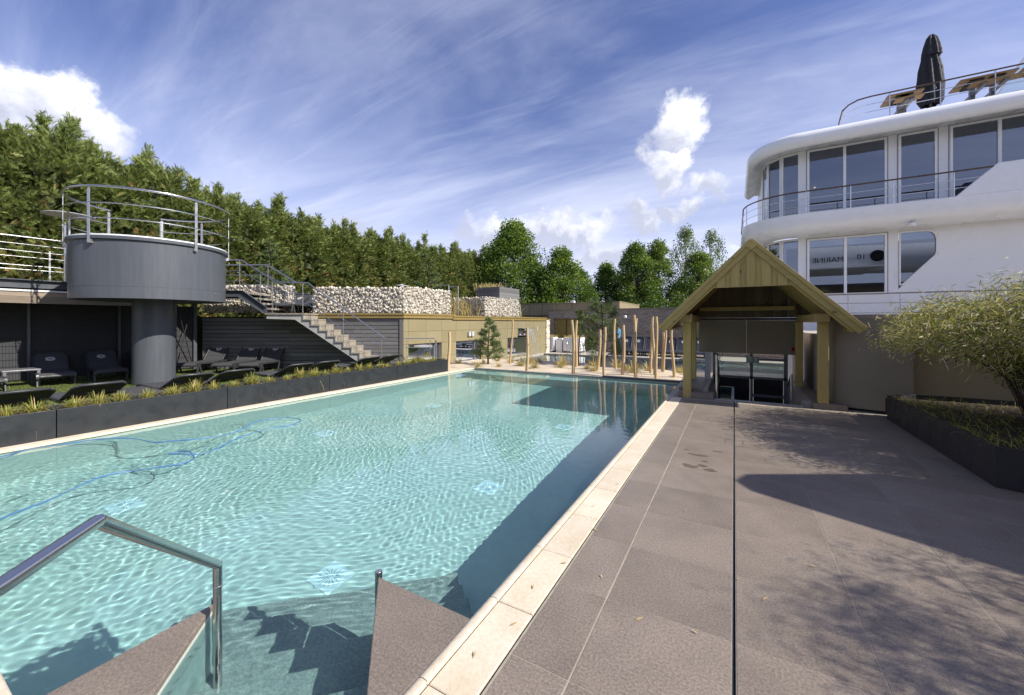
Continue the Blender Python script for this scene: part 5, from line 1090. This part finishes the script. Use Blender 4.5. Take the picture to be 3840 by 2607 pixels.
# dark planter with bamboo
pb = thing('bamboo_planter', 'dark metal planter at the right edge holding bamboo', 'planter', (2.13,7,0))
out_ = [(2.13,8.42),(2.13,5.43),(2.30,5.38),(6.5,5.0),(6.5,8.75),(2.55,8.75)]
for k in range(len(out_)):
    a, b = Vector((*out_[k],0)), Vector((*out_[(k+1) % len(out_)],0)); d = (b-a).normalized(); n = Vector((-d.y,d.x,0)); hh = .385
    MB().obox((a+b)/2+n*.012+Vector((0,0,hh/2+.004)), d*(a-b).length/2, n*.012, (0,0,hh/2-.004)).build('side', MT['plantR'], pb)
MB().box((2.18,5.5,.05),(6.4,8.7,.31)).build('soil', MT['soil'], pb)
def bamboo(label, cx, cy, z0, n_c, h, spread, seed, leaves, name='bamboo', squash=1., ins=None):
    r = np.random.default_rng(seed); t = thing(name, label, 'bamboo', (cx,cy,z0)); cul = MB(); pos = []; dirs = []; tn = []
    for k in range(n_c):
        a = r.uniform(0,2*math.pi); rr_ = r.random()**.5; lean = spread*(.25+.75*rr_); L = h*(1.10-.35*rr_)*r.uniform(.75,1.1)
        b = Vector((cx+.42*math.cos(a)*rr_, cy+.42*math.sin(a)*rr_, z0)); e = b+Vector((math.cos(a)*lean, math.sin(a)*lean*squash, L))
        p1 = b+Vector((math.cos(a)*lean*.16,math.sin(a)*lean*.16*squash,L*.55)); p2 = b+Vector((math.cos(a)*lean*.55,math.sin(a)*lean*.55*squash,L*.88)); p3 = e+Vector((math.cos(a)*lean*.15,math.sin(a)*lean*.15*squash,-L*.10*rr_))
        C = [b,p1,p2,e,p3]; cul.tube(C, [.006,.0055,.0045,.003,.0015], 5)
        m = int(leaves/n_c*r.uniform(.7,1.3))
        for s_ in range(m):
            f = .14+.86*r.random()**.62; g_ = f*4; i = min(int(g_),3); p = C[i].lerp(C[i+1], g_-i); rr2 = .08+.12*f; p = p+Vector(r.normal(0,rr2*.55,3)); od = Vector((math.cos(a),math.sin(a),-.15))
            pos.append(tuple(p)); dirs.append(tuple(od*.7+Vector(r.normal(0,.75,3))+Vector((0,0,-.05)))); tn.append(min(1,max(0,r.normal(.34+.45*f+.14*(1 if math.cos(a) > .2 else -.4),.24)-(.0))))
    N = len(pos); pos = np.array(pos); me = leaf_mesh('leaves', pos-np.array([[cx,cy,z0]]), np.array(dirs), r.normal(size=(N,3))+np.array([[0,0,.5]]), r.uniform(.045,.105,N), r.uniform(.006,.011,N), np.array(tn), r.uniform(.05,.5,N))
    cul.build('culms', MT['bark'], t, smooth=60); link('foliage', me, MT['bamboo'], t, (cx,cy,z0)); return t
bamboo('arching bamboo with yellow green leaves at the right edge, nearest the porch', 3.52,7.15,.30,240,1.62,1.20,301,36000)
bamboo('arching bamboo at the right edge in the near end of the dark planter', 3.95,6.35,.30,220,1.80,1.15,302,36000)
n = 900; pos = np.stack([2.2+rng.random(n)**1.4*1.7, rng.uniform(5.5,8.5,n), np.full(n,.30)],1); dd = np.stack([rng.normal(-.35,.55,n),rng.normal(-.1,.5,n),np.ones(n)],1)
stuff(link('planter_grass', leaf_mesh('planter_grass', pos, dd, runit(n), rng.uniform(.14,.34,n), rng.uniform(.004,.008,n), np.clip(rng.normal(.32,.25,n),0,1), rng.uniform(.3,1.2,n)), MT['grass']), 'long green grass spilling over the dark bamboo planter', 'grass')
# ---- white ship-shaped building
SF = 16.0
sh_ = thing('ship_building', 'white ship shaped building with rounded decks and large windows', 'building', (6,SF,0))
def plan(off, x_end=15, y_end=21.0, c=(1.9,16.6), n=18):
    """outline: facade straight from the right, round the corner, back along the side. off = distance outside the wall line"""
    r = .60+off; P_ = [(x_end,c[1]-r)]+[(c[0]-r*math.sin(rad(90*k/n)), c[1]-r*math.cos(rad(90*k/n))) for k in range(n+1)]+[(c[0]-r,y_end)]
    return P_
def sweep(prof, y_end=21.0, c=(1.9,16.6), x_end=15):
    """prof: list of (offset, z) swept along the outline"""
    b = MB(); V = []; m = None
    for off, z in prof:
        P_ = plan(off, x_end, y_end, c); m = len(P_); V += [(x,y,z) for x, y in P_]
    F = [(i*m+j, i*m+j+1, (i+1)*m+j+1, (i+1)*m+j) for i in range(len(prof)-1) for j in range(m-1)]
    return b.add(V, [q[::-1] for q in F])
# roof with a fat rounded edge
rp = [(-.05,7.22),(.55,7.18),(.68,7.08)]+[(.66+.24*math.cos(rad(a)), 7.30+.25*math.sin(rad(a))) for a in range(-70,91,16)]+[(.3,7.60),(-.6,7.62)]
sweep(rp, 20.6).build('roof_edge', MT['ship'], sh_, smooth=50)
MB().box((1.3,16.6,7.0),(15,20.6,7.63)).build('roof_slab', MT['ship'], sh_)
# balcony with rounded underside
bp = [(-.02,4.36),(.45,4.32),(.70,4.38),(.84,4.50),(.90,4.66),(.90,4.94),(.82,4.95),(.82,4.90),(-.02,4.90)]
sweep(bp, 22, (1.75,16.6)).build('balcony', MT['ship'], sh_, smooth=40)
MB().prism([(5.2,15.098,4.94),(15,15.098,4.94),(15,15.098,5.71),(5.98,15.098,5.71)], (0,.10,0)).build('bulwark', MT['ship'], sh_, bevel=.02)
# facade strips between the windows
def strip(x0, x1, z0, z1, y=SF): return MB().box((x0,y,z0),(x1,y+.18,z1))
up = [(2.09,4.04),(4.30,5.13),(5.39,7.6),(8.0,10.2)]; lo = [(2.09,4.04)]
fac = MB(); xs2 = [1.85]+[q for w in up for q in w]+[15]
for k in range(0, len(xs2), 2): fac.box((xs2[k],SF,4.9),(xs2[k+1],SF+.18,7.21))
for a, b in up: fac.box((a,SF,4.9),(b,SF+.18,5.10)).box((a,SF,7.18),(b,SF+.18,7.21))
fac.build('upper_wall', MT['shipd'], sh_)
lw = MB(); lw.box((1.85,SF,1.0),(2.09,SF+.18,4.36)).box((2.09,SF,1.0),(4.04,SF+.18,2.42)).box((2.09,SF,4.27),(4.04,SF+.18,4.36)).box((4.04,SF,1.0),(4.30,SF+.18,4.36)).box((5.16,SF,1.0),(15,SF+.18,4.36)).box((4.30,SF,4.27),(5.16,SF+.18,4.36)).box((4.30,SF,1.0),(5.16,SF+.18,2.55))
lw.prism([(4.30,SF,2.551),(5.159,SF,2.551),(5.159,SF,3.55),(5.10,SF,3.50)], (0,.18,0)).prism([(4.95,SF,4.269),(5.06,SF,4.19),(5.14,SF,4.05),(5.159,SF,3.9),(5.159,SF,4.269)][::-1], (0,.18,0)); lw.build('lower_wall', MT['shipd'], sh_)
def window(x0, x1, z0, z1, mull, nm='window'):
    f = MB(); w = .055
    for a, b, c, d in ((x0,x1,z0,z0+w),(x0,x1,z1-w,z1),(x0,x0+w,z0+w,z1-w),(x1-w,x1,z0+w,z1-w)): f.box((a,SF-.035,c),(b,SF+.05,d))
    for m_ in mull: f.box((m_-.035,SF-.035,z0+w),(m_+.035,SF+.05,z1-w))
    o = f.build(nm, MT['ship'], sh_)
    xs3 = [x0+w]+[q for m_ in mull for q in (m_-.035,m_+.035)]+[x1-w]
    for k in range(0, len(xs3), 2): MB().box((xs3[k],SF+.0,z0+w),(xs3[k+1],SF+.012,z1-w)).build('pane', MT['glass'], o)
    g_ = MB()
    for a, b, c, d in ((x0-.03,x1+.03,z1+.005,z1+.02),(x0-.03,x0-.015,z0,z1+.005),(x1+.015,x1+.03,z0,z1+.005)): g_.box((a,SF-.006,c),(b,SF+.001,d))
    g_.build('seal', MT['frame'], o); return o
window(2.09,4.04,5.10,7.18,[3.04]); window(4.30,5.13,5.10,7.18,[]); window(5.39,7.6,5.10,7.18,[6.35]); window(8.0,10.2,5.10,7.18,[9.1]); window(2.09,4.04,2.42,4.27,[3.06])
# porthole-like window with a cut corner
pw = [(4.33,2.68),(4.40,2.68),(5.10,3.50),(5.13,3.60),(5.13,3.98),(5.10,4.12),(5.02,4.22),(4.90,4.25),(4.33,4.25)]
MB().prism([(x,SF+.02,z) for x, z in pw], (0,.012,0)).build('cut_pane', MT['glass'], sh_)
MB().tube([(x,SF-.01,z) for x, z in pw], .028, 6, closed=True).build('cut_frame', MT['ship'], sh_)
# curved corner glazing on both floors
for z0, z1, nm in ((5.0,7.20,'upper'),(2.42,4.34,'lower')):
    angs = [3,33,62,98]
    cc_ = Vector((2.0,17.1,0)); r = 1.08
    for k in range(len(angs)-1):
        a, b = [cc_+Vector((-r*math.sin(rad(q)),-r*math.cos(rad(q)),0)) for q in angs[k:k+2]]; d = (b-a).normalized(); n = Vector((-d.y,d.x,0)); n = n if n.dot(a-cc_) > 0 else -n; m = (a+b)/2; hl = (b-a).length/2
        f = MB(); f.obox(m+Vector((0,0,z0+.03)), d*hl, n*.03, (0,0,.03)).obox(m+Vector((0,0,z1-.03)), d*hl, n*.03, (0,0,.03))
        for q in (a+d*.028,b-d*.028): f.obox(q+Vector((0,0,(z0+z1)/2)), d*.025, n*.035, (0,0,(z1-z0)/2-.06))
        o = f.build('bay_frame', MT['ship'], sh_); MB().obox(m-n*.004+Vector((0,0,(z0+z1)/2)), d*(hl-.053), n*.005, (0,0,(z1-z0)/2-.06)).build('pane', MT['glass'], o)
    MB().box((.93,17.3,z0),(.97,21.0,z1)).build('side_wall', MT['shipd'], sh_)
MB().lathe([(1.08,1.0),(1.08,2.42)], 24, (2.0,17.1,0), 180, 270).build('lower_skirt', MT['ship'], sh_, smooth=50)
MB().box((.93,17.1,1.0),(1.05,22,2.42)).build('lower_side', MT['ship'], sh_)
# rooms behind the glass with warm ceiling spots
MB().box((1.75,18.8,4.9),(15,18.9,7.2)).box((1.4,17.2,4.86),(15,18.9,4.90)).box((1.5,16.3,7.215),(15,18.9,7.25)).box((1.75,18.3,1.0),(15,18.4,4.36)).box((1.4,16.7,1.9),(15,18.4,1.95)).build('rooms', MT['dark'], sh_)
mw_, Tw_, bw_ = _new('warm_spot'); bw_.inputs['Emission Color'].default_value = (1,.62,.28,1); bw_.inputs['Emission Strength'].default_value = 7
for x, y, z in ((4.75,17.6,6.75),(2.2,17.3,6.3),(2.6,18.2,6.55),(3.3,18.0,6.4)): MB().lathe([(.001,-.03),(.028,-.02),(.035,0),(.028,.02),(.001,.03)], 10, (x,y,z)).build('ceiling_spot', mw_, sh_)
for k, (x, y) in enumerate(((1.15,15.75),(.62,16.8),(2.3,15.42),(3.9,15.42),(.55,18.4))): MB().lathe([(.001,7.172),(.035,7.172),(.04,7.178),(.04,7.19)], 12, (x,y,0)).build('soffit_lamp', MT['galv'], sh_)
MB().lathe([(.001,4.24),(.05,4.245),(.075,4.27),(.08,4.31),(.08,4.36)], 16, (4.38,15.22,0)).build('dome_camera', MT['ship'], sh_, smooth=60)
MB().lathe([(.001,4.238),(.03,4.240),(.045,4.25)], 12, (4.38,15.21,0)).build('camera_lens', MT['black'], sh_)
# railings of the ship
def rail_path(name, label, pts, z0, ztop, bars, posts, top='teak', end=None):
    t = thing(name, label, 'railing', (pts[0][0],pts[0][1],z0))
    P3 = [(x,y,ztop) for x, y in pts]; 
    if end: P3 = P3+end
    MB().tube(P3, .022, 8).build('top_rail', MT[top], t, smooth=50)
    for z in bars: MB().tube([(x,y,z) for x, y in pts], .009, 6).build('thin_bar', MT['steel'], t, smooth=50)
    for x, y in posts: MB().tube([(x,y,z0),(x,y,ztop)], .014, 8).build('post', MT['steel'], t, smooth=50)
    return t
pb_ = [(5.90,15.12)]+[q for q in plan(.86,15,21,(1.75,16.6))[1:]]
rail_path('balcony_railing', 'curved railing with brown top rail on the ship balcony', pb_, 4.94, 5.63, (5.40,5.17), [(5.18,15.13),(3.97,15.13),(3.02,15.13),(1.95,15.13),(.85,15.45),(.38,16.1),(.29,17.3),(.29,18.8)])
pr2 = [(15,15.5),(3.55,15.5),(3.28,15.56),(3.10,15.78),(3.02,16.1)]
rail_path('roof_railing', 'railing with brown top rail along the ship roof deck', pr2, 7.62, 8.31, (8.08,7.86), [(3.98,15.5),(5.04,15.5),(6.08,15.5),(7.1,15.5)], end=[(2.92,16.0,7.95),(2.86,15.9,7.62)])
rail_path('terrace_railing', 'dark railing at the foot of the ship building behind the bamboo', [(1.6,14.8),(12,14.8)], 1.3, 2.37, (2.10,1.82,1.55), [(2.4,14.8),(2.9,14.8),(4.02,14.8),(5.1,14.8),(6.2,14.8)], 'frame')
# roof furniture
pa = thing('closed_parasol', 'closed black parasol standing on the ship roof', 'parasol', (5.31,17,7.63))
MB().tube([(5.31,17,7.63),(5.31,17,10.4)], .03, 10).build('pole', MT['frame'], pa, smooth=40)
def folds(prof, n, amp, c, ph=0):
    V = []; k = n
    for r, z in prof:
        for j in range(k): a = 2*math.pi*j/k; rr_ = r*(1+amp*math.cos(8*a+ph+z*1.5)); V.append((c[0]+rr_*math.cos(a), c[1]+rr_*math.sin(a)*.8, z))
    return MB().add(V, [(i*k+j, i*k+(j+1)%k, (i+1)*k+(j+1)%k, (i+1)*k+j) for i in range(len(prof)-1) for j in range(k)])
cn = folds([(.20,8.28),(.26,8.42),(.27,8.9),(.23,9.4),(.16,9.85),(.10,10.0)], 64, .22, (5.30,17)).build('canopy', MT['canvas'], pa, smooth=70)
folds([(.21,9.80),(.20,9.95),(.17,10.15),(.12,10.36),(.05,10.47),(.01,10.48)], 64, .16, (5.33,17), 1.).build('top_flap', MT['canvas'], pa, smooth=70)
def text(s_, name, mat, parent, loc, rot, size, ext=.002, align='CENTER'):
    cu = bpy.data.curves.new(name, 'FONT'); cu.body = s_; cu.size = size; cu.extrude = ext; cu.align_x = align; cu.align_y = 'CENTER'; cu.materials.append(mat)
    o = bpy.data.objects.new(name, cu); COL.objects.link(o); me = bpy.data.meshes.new_from_object(o.evaluated_get(bpy.context.evaluated_depsgraph_get())); bpy.data.objects.remove(o)
    o = link(name, me, mat, parent, loc); o.rotation_euler = rot; return o
text('S', 'printed_letter', MT['emblem'], cn, (5.33,16.765,8.72), (rad(90),rad(-15),0), .17)
def picnic(label, x, y, L):
    t = thing('picnic_table', label, 'table', (x,y,7.63))
    for k in range(5): MB().box((x-L/2,y-.36+.145*k,8.34),(x+L/2,y-.225+.145*k,8.38)).build('slat', MT['table'], t)
    for yy in (-.72,.55): MB().box((x-L/2+.1,y+yy,8.05),(x+L/2-.1,y+yy+.28,8.09)).build('bench', MT['table'], t)
    for s_ in (-1,1):
        MB().box((x+s_*(L/2-.35)-.05,y-.05,7.63),(x+s_*(L/2-.35)+.05,y+.05,8.34)).build('leg', MT['frame'], t); MB().box((x+s_*(L/2-.35)-.04,y-.7,7.98),(x+s_*(L/2-.35)+.04,y+.8,8.04)).build('bearer', MT['frame'], t)
        MB().box((x+s_*(L/2-.35)-.14,y-.30,8.30),(x+s_*(L/2-.35)+.14,y+.30,8.339)).build('bracket', MT['black'], t)
picnic('small wooden table left of the parasol on the ship roof', 4.42, 16.2, .80); picnic('long wooden table right of the parasol on the ship roof', 6.1, 16.2, 1.1); picnic('wooden table at the right edge of the ship roof', 7.35, 16.1, 1.2)
ws = thing('wind_screen', 'glass wind screen on the ship roof at the right edge', 'screen', (7.1,17.2,7.63))
MB().prism([(6.55,17.2,7.9),(8.2,17.2,7.9),(8.2,17.2,9.7),(7.6,17.2,9.7)], (0,.015,0)).build('pane', MT['glassc'], ws); MB().bar((6.55,17.2,7.9),(7.6,17.2,9.7), .05,.04).build('frame', MT['white'], ws)
# ---- shade casters added right of the frame, and what the windows mirror behind it
bamboo('bamboo clump just outside the right edge, shading the near terrace', 4.80,2.55,0,120,2.9,1.05,303,32000)
bamboo('bamboo clump outside the right edge, shading the lower corner', 4.55,.95,0,110,2.8,1.05,304,26000)
cv_ = thing('shade_awning', 'unseen awning added outside the right edge to throw pointed shade', 'awning', (6.0,4.7,0))
# added unseen sheet shaped to its pointed shade: shade point + height along the sun ray
def lift(x, y, z): k = z/SUN_D.z; return (x+SUN_D.x*k, y+SUN_D.y*k, z)
sa_ = [lift(.05,4.42,3.0), lift(.18,4.22,3.0), lift(1.9,3.50,3.0), lift(3.4,3.3,3.0), lift(3.4,5.6,3.0), lift(1.3,5.32,3.0), lift(.15,4.66,3.0)]
MB().prism(sa_, (0,0,.04)).build('canvas', MT['taupe'], cv_)
for x, y in ((sa_[2][0],sa_[2][1]),(sa_[5][0],sa_[5][1]),(sa_[3][0],sa_[3][1]),(sa_[4][0],sa_[4][1])): MB().tube([(x,y,0),(x,y,3.0)], .04, 8).build('mast', MT['frame'], cv_)
# white aircraft on pylons behind the viewer, mirrored in the ship windows
ac = thing('aircraft', 'white aircraft fuselage with black lettering mirrored in the ship windows', 'aircraft', (6,-9,0))
fz, fy = 6.55, -9.0; fpts_ = [(x,fy,fz+.10*math.sin(x*.35)) for x in np.linspace(-8,18,27)]
MB().tube(fpts_, [.4+.75*math.sin(math.pi*min(1,(i+2)/22))**.6 if i < 10 else 1.12 for i in range(27)], 24).build('fuselage', MT['ship'], ac, smooth=60)
MB().box((2,fy-.5,5.4),(9,fy+5.0,5.5)).build('wing', MT['shipd'], ac, bevel=.03)
for x in (0,5.2,10.5): MB().tube([(x,fy,-.4),(x,fy,fz-.9)], .18, 10).build('pylon', MT['frame'], ac)
text('MARINE', 'lettering', MT['black'], ac, (6.55,fy+1.13,fz-.02), (rad(90),0,rad(180)), .56, .004); text('10', 'lettering', MT['black'], ac, (8.6,fy+1.13,fz+.08), (rad(90),0,rad(180)), .56, .004)
MB().tube([(9.55,fy+1.05,fz+.1),(9.55,fy+1.14,fz+.1)], .44, 24).build('round_badge', MT['dark'], ac, smooth=40)
hl = thing('hall', 'dark timber hall below the aircraft behind the viewer', 'building', (4,-14,0)); MB().box((-10,-16,-.4),(18,-11,4.6)).build('body', MT['plank'], hl); MB().box((-10.3,-16.3,4.6),(18.3,-10.7,4.8)).build('roof', MT['frame'], hl)
# ================================================================ small things
hs = thing('pool_hose', 'blue cleaning hose floating in loops on the pool', 'hose', (-6,2,-.05))
h1 = [(-7.35,.5),(-7.56,1.05),(-7.76,1.29),(-7.66,1.65),(-7.44,1.98),(-7.18,2.15),(-6.73,2.2),(-6.54,2.37),(-6.32,2.75),(-6.39,3.09),(-6.68,3.46),(-6.59,3.86),(-6.2,3.89),(-5.99,3.63),(-6.12,3.29),(-5.98,2.89),(-5.78,2.6),(-5.66,2.37),(-5.72,2.22),(-5.86,2.14),(-6.02,2.10),(-5.99,2.19),(-5.84,2.24),(-5.61,2.2),(-5.46,2.1),(-5.43,1.97),(-5.62,1.75),(-5.69,1.58),(-5.67,1.39),(-5.55,1.2),(-5.33,.96),(-5.18,.72),(-5.0,.42)]
def smooth_path(p, sub=6):
    P_ = [Vector((*q,0)) for q in p]; out = []
    for i in range(len(P_)-1):
        a, b, c, d = P_[max(i-1,0)], P_[i], P_[i+1], P_[min(i+2,len(P_)-1)]
        for k in range(sub):
            t = k/sub; out.append(.5*((2*b)+(c-a)*t+(2*a-5*b+4*c-d)*t*t+(3*b-a-3*c+d)*t**3))
    return out+[P_[-1]]
sp3 = smooth_path(h1)
MB().tube([(p.x,p.y,-.052+.010*math.sin(i*.35)+(.02 if i < 3 else 0)) for i, p in enumerate(sp3)], .009, 8).build('hose_line', MT['hose'], hs, smooth=60)
wm_ = M('wet_stone', (.155,.118,.09), (.13,.098,.075), 9, .35)
for k, (x, y, rx, ry) in enumerate([(-.36,5.05,.10,.035),(-.42,4.62,.07,.06),(-.30,4.70,.05,.03),(-.22,4.60,.06,.035),(-.28,4.86,.03,.02),(-.17,5.30,.05,.02),(-.50,5.2,.03,.02)]):
    b = MB(); n_ = 16; b.add([(x+rx*(1+.35*math.sin(3*a+k)+random.uniform(-.15,.15))*math.cos(a), y+ry*(1+.35*math.cos(2*a+k)+random.uniform(-.15,.15))*math.sin(a), .0024) for a in [2*math.pi*i/n_ for i in range(n_)]], [tuple(range(n_))])
    stuff(b.build('wet_stain', wm_), 'small wet stain on the terrace slabs near the pool', 'stain')
# fallen leaves on the terrace
lv = M('dry_leaf', (.50,.36,.16), (.38,.25,.10), 9, .7)
spots_ = [(-.43,2.10,.8,.055),(-.70,2.34,2.1,.04),(-.95,2.35,.4,.05),(-1.02,2.05,1.9,.045),(-.98,1.75,.9,.05),(-.90,2.85,2.6,.06),(.02,2.72,.3,.03),(-.17,2.15,2.8,.04),(.43,3.10,.1,.05),(1.02,4.95,.2,.06),(1.18,4.9,.0,.05),(1.3,4.95,.1,.05),(-1.03,3.2,1.2,.04),(-.97,3.75,.7,.05),(.15,2.6,.9,.05),(-.35,3.5,2.2,.035),(-1.05,1.5,2.0,.045),(.8,3.4,1.5,.03)]
for i, (x, y, a, L) in enumerate(spots_):
    b = MB(); u = Vector((math.cos(a),math.sin(a),0)); w = Vector((-u.y,u.x,0)); c = Vector((x,y,.006)); b.add([c-u*L*.5, c+w*L*.10+Vector((0,0,.004)), c+u*L*.5+Vector((0,0,.006)), c-w*L*.10+Vector((0,0,.003))], [(0,1,2,3)])
    tag(b.build('fallen_leaf', lv, loc=(x,y,0)), 'dry narrow leaf lying on the terrace edge, %s nearest the viewer' % ORD[sorted(range(len(spots_)), key=lambda k: spots_[k][1]).index(i)], 'leaf', 'fallen leaves on the terrace')
for m in list(bpy.data.meshes):
    if m.users == 0: bpy.data.meshes.remove(m)
